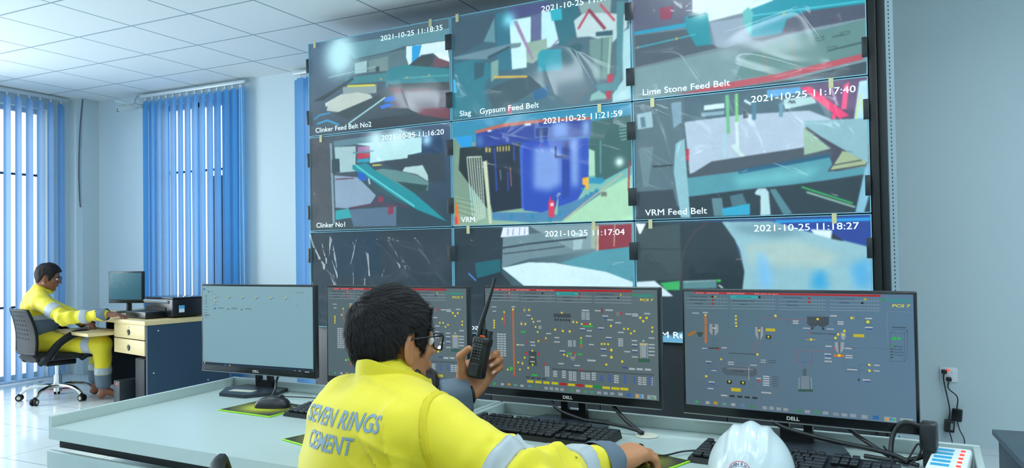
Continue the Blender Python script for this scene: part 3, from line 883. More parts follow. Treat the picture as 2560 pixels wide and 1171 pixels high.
'M3': '''k b01820 48,4 867,3 868,24 48,23
k 2fb0b0 443,33 571,33 571,59 443,59
T 26/10/21||19:54:57,339||1||||27821002278/201|||||||||Drift_switch_vib._alarm 53,15 431,14 ffb0b0
T 04_Clinker_Conveying 37,47 119,47 202020
T 09_Coal_Grinding 259,45 323,46 202020
T 09_Cement_Grinding 464,46 550,46 103030
T 10_1Cement_Silo_Top 679,46 765,47 202020
T 08_Cement_Packing 40,76 113,77 202020
T 08_Compressed_Station 241,78 341,79 202020
T Gearbox_box 484,78 536,79 202020
T Hydraulic 706,78 743,80 202020
T Lubrication 53,107 95,108 202020
T Report 277,109 306,109 202020
T Picture(37) 487,108 529,109 202020
S SIEMENS 890,53 983,52 00a490 14
S PCS|7 910,91 979,89 e8e020 14
k 20a040 870,39 883,38 883,57 870,57
R d01828 145,46 9 12
R d8c820 157,46 8 12
R d01828 145,75 9 12
R d01828 145,106 9 12
R 202020 361,45 10 14
R d01828 577,45 10 14
R d01828 577,77 10 14
R d8c820 807,48 10 14
R 202020 794,76 10 14
L 9fb0b8 2 8,64 218,64
L 9fb0b8 2 8,94 218,93
L 9fb0b8 2 8,125 219,124
L 9fb0b8 2 228,66 436,64
L 9fb0b8 2 229,96 436,94
L 9fb0b8 2 229,127 436,124
L 9fb0b8 2 444,67 647,67
L 9fb0b8 2 445,97 647,96
L 9fb0b8 2 445,127 648,125
L 9fb0b8 2 661,68 866,67
L 9fb0b8 2 661,97 866,96
L 9fb0b8 2 661,126 866,124
L 8fa0a8 1 174,32 175,120
L 8fa0a8 1 189,32 189,119
L 8fa0a8 1 203,31 203,118
L 8fa0a8 1 382,31 383,126
L 8fa0a8 1 397,31 397,126
L 8fa0a8 1 411,30 412,125
L 8fa0a8 1 596,33 597,126
L 8fa0a8 1 610,33 611,125
L 8fa0a8 1 624,32 625,125
L 8fa0a8 1 822,37 823,124
L 8fa0a8 1 835,37 836,124
L 8fa0a8 1 848,36 849,123
k c06828 173,217 183,216 184,874 175,873
C e8d820 178,210 7
C d81828 179,873 5
R c8d8e0 180,184 24 9
R b8c8d0 57,190 34 9
R c8d8e0 59,233 24 8
k c06828 120,249 125,249 124,366 119,367
C e8d820 122,239 6
C e8d820 110,308 6
C d81828 122,371 4
C e8d820 57,328 6
C e8d820 57,351 6
C e8d820 57,374 6
C e8d820 56,399 6
W 249,213 18 34
W 230,347 14 34
W 255,346 10 20
W 540,312 16 24
W 232,739 14 28
W 534,653 36 44
C e8d820 278,211 7
C e8d820 295,298 6
C e8d820 304,328 6
C e8d820 316,376 6
C e8d820 229,352 6
C e8d820 253,354 6
C e8d820 328,425 6
C e8d820 377,483 6
C e8d820 332,514 6
C e8d820 202,561 6
C e8d820 246,684 6
C e8d820 206,734 6
C e8d820 232,742 6
C e8d820 216,803 6
C e8d820 267,783 6
C e8d820 139,813 6
C e8d820 158,810 6
C e8d820 433,395 7
C e8d820 478,405 7
C e8d820 518,407 7
C e8d820 474,232 7
C e8d820 540,315 6
C e8d820 560,317 6
C e8d820 588,332 6
C e8d820 636,330 6
C e8d820 583,465 6
C e8d820 483,632 6
C e8d820 502,642 6
C e8d820 751,340 7
C e8d820 822,362 6
C e8d820 844,362 6
C e8d820 859,402 6
C e8d820 877,380 6
C e8d820 698,512 6
C e8d820 714,510 6
C e8d820 734,511 6
C e8d820 751,564 8
C e8d820 751,631 8
C e8d820 722,701 7
C e8d820 809,665 7
C e8d820 910,255 7
C e8d820 943,255 7
C e8d820 925,286 7
C e8d820 972,340 6
C e8d820 971,377 6
C d81828 263,528 6
C d81828 256,641 7
C d81828 333,641 7
C d81828 364,736 6
C d81828 610,330 8
C d81828 539,612 7
C d81828 807,223 7
k 28b848 225,423 254,421 254,437 225,440
k 28b848 151,784 171,781 171,817 151,816
k 28b848 501,610 531,610 531,624 501,625
k 28b848 559,613 587,612 588,627 560,628
k 28b848 288,843 323,840 323,856 288,859
k 28b848 593,345 651,344 651,358 594,359
k 28b848 577,486 589,485 589,523 578,524
k c06828 578,526 589,525 588,556 579,557
k 404850 425,239 525,238 526,275 425,276
R 303840 435,299 10 16
R 303840 451,299 10 16
R 303840 468,300 10 16
R 303840 485,300 10 16
R 303840 501,300 10 16
R 303840 517,301 10 16
k 404c54 269,617 322,617 317,668 322,754 269,757 275,673
R c8d0a8 294,674 28 10
R c8d0a8 294,719 28 10
C e8d820 294,612 6
C e8d820 294,748 6
k 787c80 781,203 799,205 800,248 781,246
R 905050 703,200 10 40
k 90a4b4 910,486 938,486 939,617 911,617
k a0b4c0 914,474 924,452 934,472
k b8b890 904,486 945,486 945,505 904,506
k 306050 895,629 955,627 956,659 896,660
L b8b890 3 906,486 907,628
L b8b890 3 944,483 945,623
B 103,569 62 150 10 3
B 382,804 30 66 7 2
B 519,522 30 40 5 1
B 545,520 18 40 5 1
B 611,255 52 48 5 2
B 803,488 34 50 5 1
B 343,379 22 20 3 1
R c8d8e0 275,266 26 9
R c8d8e0 337,319 26 9
R c8d8e0 226,560 40 9
R c8d8e0 296,527 30 9
R c8d8e0 299,558 30 9
R c8d8e0 443,472 30 9
R c8d8e0 443,513 36 9
R c8d8e0 394,436 30 9
R c8d8e0 592,376 30 9
R c8d8e0 631,392 30 9
R c8d8e0 626,443 34 9
R c8d8e0 641,522 30 9
R c8d8e0 680,201 34 9
R c8d8e0 721,249 34 9
R c8d8e0 743,193 44 11
R c8d8e0 748,284 34 9
R c8d8e0 697,361 34 9
R c8d8e0 738,449 34 9
R c8d8e0 709,558 34 9
R c8d8e0 710,619 34 9
R c8d8e0 805,396 34 9
R c8d8e0 837,571 34 9
R c8d8e0 877,467 32 9
R c8d8e0 877,504 32 9
R c8d8e0 878,556 32 9
R c8d8e0 878,616 32 9
R c8d8e0 967,436 32 9
R c8d8e0 966,496 34 9
R c8d8e0 966,525 34 9
R c8d8e0 966,558 34 9
R c8d8e0 966,591 34 9
R c8d8e0 474,597 34 9
R c8d8e0 465,720 34 9
R c8d8e0 558,728 34 9
R c8d8e0 791,308 34 9
R c8d8e0 847,225 34 9
R c8d8e0 882,223 34 9
R c8d8e0 947,216 34 9
R c8d8e0 884,239 34 9
R c8d8e0 640,672 50 12
R c8d8e0 861,727 34 14
R c8d8e0 902,725 34 14
R c8d8e0 945,724 34 14
R c8d8e0 611,202 44 12
R 2848c0 592,389 26 5
R 2848c0 721,265 26 5
R 2848c0 697,374 26 5
R 2848c0 738,462 26 5
R 2848c0 709,572 26 5
R 2848c0 877,519 26 5
R 2848c0 878,571 26 5
R 2848c0 275,279 20 5
R 2848c0 474,612 26 5
R 2848c0 824,721 30 7
L 606c74 1.5 219,214 217,808
L 606c74 1.5 295,303 275,368 272,609
L 606c74 1.5 418,295 419,579 336,603
L 606c74 1.5 525,257 667,309 671,692
L 606c74 1.5 317,708 951,682
L 606c74 1.5 667,309 666,218
L c04848 1.5 181,254 235,255
L c04848 1.5 306,486 395,518
L 3050c0 1.5 721,265 723,336
L 3050c0 1.5 530,708 530,755
L 606c74 1.5 953,245 975,340
k 4a545c 411,769 979,763 979,775 411,785
L 8a949c 1 411,785 411,927
L 8a949c 1 979,775 980,881
B 430,822 30 40 4 1
B 481,820 28 50 4 1
B 531,832 50 60 5 2
B 605,823 60 44 4 2
B 652,820 30 50 4 1
B 776,831 32 50 4 1
B 914,831 50 50 4 2
B 963,828 18 50 4 1
b4 695,834 20 40
b4 740,828 18 50
b4 824,828 18 50
b4 873,826 14 44
b4 957,825 20 50
k c02020 568,766 596,764 596,771 568,775
R 404848 265,875 26 10
R 404848 298,877 26 10
R 404848 331,877 26 10
R 404848 363,878 26 10
R e8e020 279,914 40 18
R e8e020 329,914 40 18
R e8e020 377,914 40 18
R e8e020 427,913 40 18
R c82028 476,915 42 18
R e8e020 524,916 42 18
R c82028 573,915 44 18
R e8e020 623,916 44 18
R 20a848 670,915 46 20
R e8e020 720,918 44 18
R e8e020 770,918 46 18
R e8e020 818,917 46 18
k 28b848 50,949 50,980 66,964
R b8c8d0 105,964 20 18
R d8b030 147,960 20 16
R 70b0a0 188,961 22 16
R b8c8d0 228,963 22 16
R 60a0c0 276,961 20 18
R 48a060 316,964 22 16
R a8b8c0 375,967 22 20
R a8b8c0 406,967 22 20
R a8b8c0 438,967 22 20
R a8b8c0 469,969 22 20
R 50a070 525,969 24 20
R a8b8c8 561,968 24 20
R 58a878 603,970 24 18
R 58a878 640,969 24 18
R a8b8c8 680,969 24 18
R a8b8c8 716,970 24 18
R a8b8c8 752,968 24 18
R a8b8c8 797,967 26 22
R 3078c8 842,969 26 22
R b0c0c8 899,971 48 28
C e0a030 890,971 9
C 3890d8 903,970 9
R b0c0c8 963,972 50 28
k 20a040 949,964 963,969 979,981 966,986''',
'M1': '''R 2070c0 16,41 12 10
R b8d0d8 67,38 30 4
R 305a70 60,71 8 8
R 80a0a8 89,71 16 4
R 80a0a8 901,68 30 4
R 80a0a8 864,67 8 6
L 98b8c0 1 1,91 995,94
L 98b8c0 1 82,95 72,1001
R 606060 34,116 14 3
R 606060 34,136 14 3
R 606060 33,159 14 3
R 606060 33,183 14 3
R 606060 33,206 14 3
R 606060 33,229 14 3
R 606060 39,266 22 3
R 606060 32,303 16 3
R 606060 31,340 22 3
R a0a8ac 42,371 40 10
R 404040 38,371 24 3
R 606060 31,398 14 3
R 70a0d0 114,106 26 3
F 123,141
F 252,141
F 379,142
F 505,142
F 638,143
F 769,144
F 122,200
R 606060 148,139 10 3
R 606060 268,139 8 3
R 606060 398,140 8 3
R 606060 526,140 12 3
R 606060 661,141 10 3
R 606060 790,140 8 3
R 606060 141,194 6 3
R 70a0d0 119,239 32 3
R 2080c0 121,284 14 10
R 4a5c64 178,274 36 3
R 8aa0a8 178,284 40 3
R 50585c 249,288 14 5
R 4a5c64 304,273 36 3
R 8aa0a8 303,284 40 3
R 50585c 376,287 14 5
R 4a5c64 435,273 36 3
R 8aa0a8 435,283 40 3
k 16283c 0,967 997,961 1000,1000 0,1000
R e8f0f8 15,981 8 8
R 3888c8 218,989 10 10
R e0b040 259,990 10 9
R d0dce0 845,995 8 4
R d0dce0 886,995 14 4
R d0dce0 948,1002 24 6
R 60a0b0 863,219 4 6
L b06030 1 1,954 108,955''',
}
# ---------------------------------------------------------------- room shell
CZ = 2.944; XL = -7.88; YB = 5.46; XR = 2.6; YF = -3.2
def grid_mat(name, col, line, step, ox, oy, wid, rough, bump=0, var=.02, spec=.5):
    m = mat(name, col, rough, var=var, vscale=1.3, spec=spec, bump=bump, bscale=300, bdist=.001); nt = m.node_tree; N = nt.nodes; L = nt.links
    b = N['Principled BSDF']; src = b.inputs['Base Color'].links[0].from_socket
    tc = N.new('ShaderNodeTexCoord'); sp = N.new('ShaderNodeSeparateXYZ'); L.new(tc.outputs['Object'], sp.inputs[0]); outs = []
    for i, o in ((0, ox), (1, oy)):
        a = N.new('ShaderNodeMath'); a.operation = 'SUBTRACT'; L.new(sp.outputs[i], a.inputs[0]); a.inputs[1].default_value = o-step*100+step/2
        f = N.new('ShaderNodeMath'); f.operation = 'MODULO'; L.new(a.outputs[0], f.inputs[0]); f.inputs[1].default_value = step
        g = N.new('ShaderNodeMath'); g.operation = 'COMPARE'; L.new(f.outputs[0], g.inputs[0]); g.inputs[1].default_value = step/2; g.inputs[2].default_value = wid/2; outs.append(g)
    mx = N.new('ShaderNodeMath'); mx.operation = 'MAXIMUM'; L.new(outs[0].outputs[0], mx.inputs[0]); L.new(outs[1].outputs[0], mx.inputs[1])
    c = N.new('ShaderNodeMix'); c.data_type = 'RGBA'; L.new(mx.outputs[0], c.inputs[0]); L.new(src, c.inputs[6]); c.inputs[7].default_value = (*lin(line), 1); L.new(c.outputs[2], b.inputs['Base Color'])
    return m
M_wall = mat('wall_paint', 'c6d5db', .6, var=.015, vscale=1.5)
M_white = mat('white_plastic', 'dfe6e8', .35); M_alu = mat('window_aluminium', 'c8d2d6', .35, .3)
struct(MB().box(((XL+XR)/2, (YF+YB)/2, -.05), (XR-XL+.6, YB-YF+.6, .1)).build('floor', grid_mat('floor_tiles', 'e2e8ea', '8a9498', .6, -5.6, 3.5, .006, .12, spec=.6)))
struct(MB().box(((XL+XR)/2, (YF+YB)/2, CZ+.05), (XR-XL+.6, YB-YF+.6, .1)).build('ceiling', grid_mat('ceiling_tiles', 'dde3e4', '8fa0a6', .6, -3.7515, 3.7821, .016, .7)))
def wallbox(mb, axis, const, a0, a1, z0, z1, t=.2):
    if axis == 'x': mb.box(((a0+a1)/2, const, (z0+z1)/2), (a1-a0, t, z1-z0))
    else: mb.box((const, (a0+a1)/2, (z0+z1)/2), (t, a1-a0, z1-z0))
WZ0, WZ1 = .02, 2.80
m = MB(); wins = [(-6.72, -5.78), (-4.78, -3.5)]; x = XL-.2
for a, b in wins: wallbox(m, 'x', YB+.1, x, a, 0, CZ); wallbox(m, 'x', YB+.1, a, b, 0, WZ0); wallbox(m, 'x', YB+.1, a, b, WZ1, CZ); x = b
wallbox(m, 'x', YB+.1, x, XR+.2, 0, CZ); struct(m.build('wall_back', M_wall))
m = MB(); wallbox(m, 'y', XL-.1, YF, 1.3, 0, CZ); wallbox(m, 'y', XL-.1, 1.3, 5.02, 0, WZ0); wallbox(m, 'y', XL-.1, 1.3, 5.02, WZ1, CZ); wallbox(m, 'y', XL-.1, 5.02, YB, 0, CZ); struct(m.build('wall_left', M_wall))
struct(MB().box(((XL-7.68)/2+.001, (5.27+YB)/2, CZ/2), (-7.68-XL, YB-5.27, CZ-.002)).build('corner_pillar', M_wall))
m = MB(); wallbox(m, 'y', XR+.1, YF, YB, 0, CZ); struct(m.build('wall_right', M_wall))
m = MB(); wallbox(m, 'x', YF-.1, XL-.2, XR+.2, 0, CZ); struct(m.build('wall_front', M_wall))
def window(n, axis, const, a0, a1, WZ0=WZ0):
    root = thing('window_%d' % n, None, None); root['kind'] = 'structure'; P = lambda a, z: ((a, const, z) if axis == 'x' else (const, a, z)); S = lambda l, z, t=.05: ((l, t, z) if axis == 'x' else (t, l, z))
    m = MB(); L_ = a1-a0; H = WZ1-WZ0; c = (a0+a1)/2
    for a in (a0+.025, a1-.025, c): m.box(P(a, (WZ0+WZ1)/2), S(.05, H))
    for z in (WZ0+.025, WZ1-.025): m.box(P(c, z), S(L_-.002, .048))
    m.build('window_frame', M_alu, root)
    g = MB()
    for z in (.75, 2.11): g.box(P(c, z), S(L_-.1, .022, .018))
    g.build('security_bar', mat('painted_bar', '3a4a5a', .4, .5), root)
    MB().box(P(c, (WZ0+WZ1)/2), S(L_-.09, H-.09, .005)).build('glass_pane', MATS.get('window_glass') or clear_mat('window_glass'), root)
window(1, 'y', XL-.1, 1.3, 5.02); window(2, 'x', YB+.1, *wins[0]); window(3, 'x', YB+.1, *wins[1])  # left window widened beyond the view so more daylight floods in
# outside, seen bleached through the panes
t = thing('red_building', 'bleached red and white building outside the windows', 'building', (-15, 9, -1))
MB().box((-3, -4, 2.0), (2, 9, 4)).build('facade', mat('bleached_facade', 'f0ece8', .8), t)
for k in range(9): MB().box((-1.98, -8.0+k*1.0, 1.55), (.1, .45, 1.3)).build('red_panel', mat('red_cladding', 'e88a8c', .8), t)
for k in range(5): MB().box((3.2+k*1.1, 3.0, 1.6), (.5, .1, 1.2)).build('red_panel', MATS['red_cladding'], t); MB().box((6, 4.2, 2.0), (9, 2, 4)).build('facade', MATS['bleached_facade'], t)
struct(MB().box((-14, 8, -1.1), (30, 30, .1)).build('ground', mat('pale_ground', 'dcdcd8', .9)))
# ceiling lamps (all out of view, some added to brighten the right wall)
def lamp(x, y):
    t = thing('unseen_ceiling_lamp', 'square white recessed panel lamp in the ceiling out of view', 'lamp', (x, y, CZ), group='ceiling panel lamps')
    MB().box((0, 0, -.008), (.60, .60, .016), bev=.004).build('frame', M_white, t)
    MB().box((0, 0, -.017), (.55, .55, .006)).build('diffuser', mat('lamp_diffuser', 'ffffff', .5, emit='e4f8ff', es=LAMP_W), t)
for x in (-4.65, -2.85, -1.05, .75):
    for y in (-2.0, -.2, 1.68): lamp(x-.001, y)
for x, y in ((.75, 3.5), (2.0, 3.5), (2.0, 1.68), (-1.05, 3.5)): lamp(x, y)  # unseen lamps added to light up the right wall
# ---------------------------------------------------------------- vertical blinds
M_vane = mat('blind_fabric', '3494d8', .75, trlu='b4d6f6', bump=.3, bscale=400, var=.05, vscale=30, stretch=(1, 1, .02))
def blind(name, lab, p0, p1, n, rot, zt, zb, chain_at=None, stack=0):
    p0 = Vector(p0); p1 = Vector(p1); d = (p1-p0); L_ = d.length; a = math.atan2(d.y, d.x)
    t = thing(name, lab, 'blind', (p0.x, p0.y, 0), a)
    m = MB(); m.box((L_/2, 0, zt+.025), (L_+.04, .045, .03), bev=.004); m.build('head_rail', M_alu, t)
    for k in range(n):
        x = (k+.5)*L_/n; rz = rot + (.05*math.sin(k*2.1)); w = .127
        v = []
        for i in range(9):
            s = (i/8-.5); v.append([(s*w, .006*math.cos(s*PI), z) for z in (zb, zb+.05, (zt+zb)/2, zt-.06, zt-.02)])
        v = np.array(v); ends = np.abs(v[:, 4, 0]) > w*.36; v[ends, 4, 2] -= .02
        c = MB().grid(v); o = c.build('vane', M_vane, t, None, loc=(x, 0, 0), rz=rz-0)
        MB().box((0, 0, zt-.006), (.012, .01, .03)).build('carrier', M_white, o)
    if chain_at is not None:
        m = MB(); x = chain_at; m.tube(smoothpts([(x, -.03, zt), (x-.005, -.035, 1.6), (x+.0, -.035, .72), (x+.03, -.035, .62), (x+.05, -.035, .72), (x+.035, -.03, 1.6), (x+.02, -.03, zt)]), .0025, 5)
        m.build('cord', mat('cord_white', 'e8eef0', .5), t)
blind('vertical_blind', 'blue vertical blind over the left window beside the seated far worker', (-7.78, 3.84), (-7.78, 5.16), 12, R(30), 2.89, .03)
blind('vertical_blind', 'blue vertical blind over the window behind the small printer desk', (-6.90, 5.39), (-5.47, 5.39), 14, R(-15), 2.875, .05, chain_at=1.40)
blind('vertical_blind', 'blue vertical blind mostly hidden behind the left end of the screen wall', (-4.83, 5.39), (-3.45, 5.39), 13, R(14), 2.88, .05)
# wall camera and loose cable
t = thing('security_camera', 'white bullet security camera on the wall near the ceiling', 'camera', (-6.93, 5.46, 2.80))
M_cam = mat('camera_white', 'cdd6d6', .35)
MB().cyl((0, -.001, 0), (0, -.02, 0), .045, n=20).build('wall_mount', M_cam, t)
MB().tube(smoothpts([(0, -.02, 0), (-.01, -.07, -.005), (-.05, -.11, -.02)]), .013).build('arm', M_cam, t)
b = MB().tube([(-.03, -.10, .0), (-.10, -.25, -.055)], .038, 20).build('camera_body', M_cam, t)
MB().box((-.07, -.185, .012), (.09, .20, .008), (R(-18), 0, R(-25)), bev=.003).build('sunshield', M_cam, t)
m = MB(); d = Vector((-.07, -.15, -.055)).normalized(); c = Vector((-.10, -.25, -.055)); u, w_ = frame(d)
for k in range(3):
    a = k*2.09; p = np.array(c)+.018*(math.cos(a)*u+math.sin(a)*w_); m.cyl(p-np.array(d)*.002, p+np.array(d)*.004, .009, n=12)
m.build('lens', mat('lens_black', '101418', .15), t)
MB().tube(smoothpts([(-.03, -.02, .03), (-.09, -.06, .05), (-.12, -.02, .12), (-.1, -.01, .143)]), .005).build('cable', mat('cable_white', 'b8c0c0', .5), t)
tag(MB().tube(smoothpts([(-7.66, 5.262, 2.93), (-7.68, 5.245, 2.6), (-7.70, 5.245, 2.2), (-7.69, 5.245, 1.9), (-7.67, 5.24, 1.78)]), .007).build('hanging_cable', mat('cable_grey', '58646c', .6)), 'loose grey cable hanging down the corner pillar', 'cable')
# wall socket with two adapters
t = thing('wall_socket', 'white double wall socket with red switch light right of the screens', 'socket', (.318, 5.46, .44))
MB().box((0, -.006, 0), (.096, .011, .090), bev=.003).build('face_plate', M_white, t)
MB().box((.0, -.013, .028), (.016, .006, .010), bev=.001).build('switch_light', mat('red_neon', 'ff3020', .4, emit='ff3828', es=1.4), t)
MB().box((.022, -.013, .02), (.012, .005, .016), bev=.001).build('switch', M_white, t)
M_blk = mat('black_plastic', '15181b', .38, bump=.1, bscale=900, bdist=.0003)
def adapter(x, z0, z, rz, lab, tail):
    t = thing('power_adapter', lab, 'adapter', (.318+x, 5.42, z))
    MB().box((0, 0, 0), (.055, .034, .075), (0, R(5), rz), bev=.006).build('adapter_body', M_blk, t)
    MB().box((.012, -.019, .0), (.014, .001, .04), (0, R(5), rz)).build('rating_label', mat('label_grey', '8a9298', .6), t)
    MB().tube(smoothpts([(-x+z0[0], .0, z0[1]-z), (-x+z0[0]-.004, .0, z0[1]-z-.05), (.004, .0, .11), (0, 0, .036)]), .0035).build('cord', M_blk, t)
    MB().tube(smoothpts([(0, 0, -.036), (.012, 0, -.09), (.0+tail, 0, -.15), (tail, .01, -.26)]), .003).build('lead', M_blk, t)
    MB().box((-x+z0[0], .006, z0[1]-z+.006), (.03, .04, .024), bev=.006).build('plug', M_blk, t)
adapter(-.005, (-.024, .455), .13, R(10), 'lower black power adapter hanging below the wall socket', .02)
adapter(.038, (.0, .41), .20, R(-15), 'upper black power adapter hanging below the wall socket', .035)
# dark cabinet at the right edge
t = thing('side_cabinet', 'low dark grey cabinet at the right edge of the room', 'cabinet', (.74, 3.72, 0), R(4))
MB().box((0, 0, .205), (.62, .5, .40), bev=.006).build('body', mat('cabinet_grey', '39464f', .5), t)
MB().box((0, 0, .418), (.66, .54, .025), bev=.004).build('top', mat('cabinet_top', '44535e', .45), t)
# ---------------------------------------------------------------- video wall
VW_A = -.0387; PW = 1.2097; PH = .6748; VTOP = 2.7547
def raster(spec, Wd, Hd, ref):
    W2, H2 = Wd*2, Hd*2; px = (np.arange(W2)+.5)*1000/W2; py = (np.arange(H2)+.5)*1000/H2
    lines = [l.split() for l in spec.strip().split('\n')]; C = np.zeros((H2, W2, 3)); hx = lambda c: np.array([int(c[i:i+2], 16)/255 for i in (0, 2, 4)])
    pt = lambda t: np.array([[float(q) for q in k.split(',')] for k in t]); asp = 1000/ref; aspy = asp*PW/PH
    X, Y = np.meshgrid(px, py)
    def fill(P):
        i0, i1 = np.searchsorted(px, [P[:, 0].min(), P[:, 0].max()]); j0, j1 = np.searchsorted(py, [P[:, 1].min(), P[:, 1].max()])
        m = np.zeros((H2, W2), bool); x = X[j0:j1, i0:i1]; y = Y[j0:j1, i0:i1]; s = np.zeros(x.shape, bool); n = len(P)
        for a in range(n):
            (x0, y0), (x1, y1) = P[a], P[(a+1) % n]
            if y0 == y1: continue
            s ^= ((y0 > y) != (y1 > y)) & (x < (x1-x0)*(y-y0)/(y1-y0)+x0)
        m[j0:j1, i0:i1] = s; return m
    def blur(A, r):
        for ax in (0, 1):
            for _ in range(2):
                pad = [(0, 0)]*A.ndim; pad[ax] = (r+1, r); B = np.cumsum(np.pad(A, pad, mode='edge'), axis=ax); n = A.shape[ax]
                A = (np.take(B, range(2*r+1, 2*r+1+n), ax)-np.take(B, range(0, n), ax))/(2*r+1)
        return A
    rs = np.random.RandomState(3)
    tex = blur(rs.rand(H2, W2), 3); tex = (tex-tex.mean())/tex.std(); t2 = blur(rs.rand(H2, W2), 14); t2 = (t2-t2.mean())/t2.std()
    for l in lines:
        o = l[0]
        if o == 'g':
            c = [hx(k) for k in l[1:5]]; u = (X/1000)[..., None]; v = (Y/1000)[..., None]; C = (c[0]*(1-u)+c[1]*u)*(1-v)+(c[2]*(1-u)+c[3]*u)*v
        elif o in 'pq':
            m = fill(pt(l[2:])).astype(float)
            if o == 'q': m = blur(m, max(3, W2//60))
            C = C*(1-m[..., None])+hx(l[1])*m[..., None]
        elif o == 'b':
            (cx, cy), = pt(l[2:3]); r = float(l[3]); d = ((X-cx)/(r*asp))**2+((Y-cy)/(r*aspy))**2; m = np.exp(-d*.9)[..., None]; C = C*(1-m)+hx(l[1])*m
        elif o == 'l':
            P = pt(l[3:]); w = float(l[2])/2
            for a in range(len(P)-1):
                A_ = P[a]/[asp, aspy]; B_ = P[a+1]/[asp, aspy]; d = B_-A_; L_ = np.hypot(*d)+1e-9; nrm = np.array([-d[1], d[0]])/L_*w
                C[fill(np.array([A_+nrm, B_+nrm, B_-nrm, A_-nrm])*[asp, aspy])] = hx(l[1])
    C = C*(1+.006*tex[..., None]+.008*t2[..., None]); C = blur(C, 1+W2//700)
    C = np.clip(C.reshape(Hd, 2, Wd, 2, 3).mean((1, 3)), 0, 1); return lina(C)
M_scr = attr_mat('wall_screen_glow', 'emit', .3, 1.12, .35)
M_txt = mat('caption_white', 'ffffff', .5, emit='c4eef6', es=.95); M_rim = mat('edge_light_rim', '7fb4c6', .35, emit='5f9fb4', es=.22)
M_case = mat('display_case', '0c0f12', .35); M_tape = mat('black_tape', '1a2226', .35); M_mask = mat('masking_tape', 'c8c090', .7)
mf = clear_mat('clear_film', 1.5, .8, .10, (.95, .97, .98, 1))
def vw(x, y, z):
    c, s = math.cos(VW_A), math.sin(VW_A); return (-3.692+x*c-y*s, 4.247+x*s+y*c, z)
def wrinkle(u, v, k, amp):
    rs = np.random.RandomState(k); h = 0*u
    for i in range(5):
        a = rs.rand()*PI; f = 1.0+rs.rand()*2.2; ph = rs.rand()*6.28
        q = (u*math.cos(a)+v*math.sin(a))*f*2+ph+1.3*np.sin((u*math.sin(a+1)-v*math.cos(a))*3.1*(1+rs.rand())+ph); h = h+(1-np.abs(np.sin(q)))**4/(1+.2*i)
    for i in range(3):                                        # folds fanning out of a corner
        cx, cy = rs.rand()*1.1, rs.rand()*.6; th = np.arctan2(v-cy, u-cx); r = np.hypot(u-cx, v-cy); h = h+.5*np.exp(-r*2.2)*(1-np.abs(np.sin(th*4+ph)))**3
    return h*amp
PANELS = [('A', 0, 0, 950, 320, 'Clinker Feed Belt No2', (785/1000, 0), '2021-10-25 11:18:35', [.06, .88], 'top left wall screen showing the clinker feed belt with a bright lamp glow', .0012),
 ('B', 1, 0, 1720, 360, 'Slag    Gypsum Feed Belt', 0, '2021-10-25 11:17:52', [.05], 'top middle wall screen showing slag and gypsum hoppers before bright openings', .0015),
 ('C', 2, 0, 2460, 420, 'Lime Stone Feed Belt', 0, '2021-10-25 11:18:02', [], 'top right wall screen showing the teal lime stone feed belt', .002),
 ('D', 0, 1, 1390, 320, 'Clinker No1', 0, '2021-10-25 11:16:20', [.1], 'middle left wall screen showing a teal clinker conveyor', .003),
 ('E', 1, 1, 1655, 400, 'VRM', 0, '2021-10-25 11:21:59', [.84], 'centre wall screen showing a big blue mill drum and red extinguisher', .0015),
 ('F', 2, 1, 1830, 440, 'VRM Feed Belt', 0, '2021-10-25 11:17:40', [.1, .86], 'middle right wall screen showing a belt with pink beams and green pipes', .0028),
 ('G', 0, 2, 1100, 160, '', 0, '', [], 'bottom left wall screen, dark and blank under crumpled clear film', .0075),
 ('H', 1, 2, 1400, 320, 'Coal Feed Belt', 0, '2021-10-25 11:17:04', [.1, .80], 'bottom middle wall screen showing a pale cloth and red container', .0045),
 ('I', 2, 2, 2250, 400, 'VRM Reject Belt', 0, '2021-10-25 11:18:27', [.08, .86], 'bottom right wall screen showing a large pale blue cylinder', .0012)]
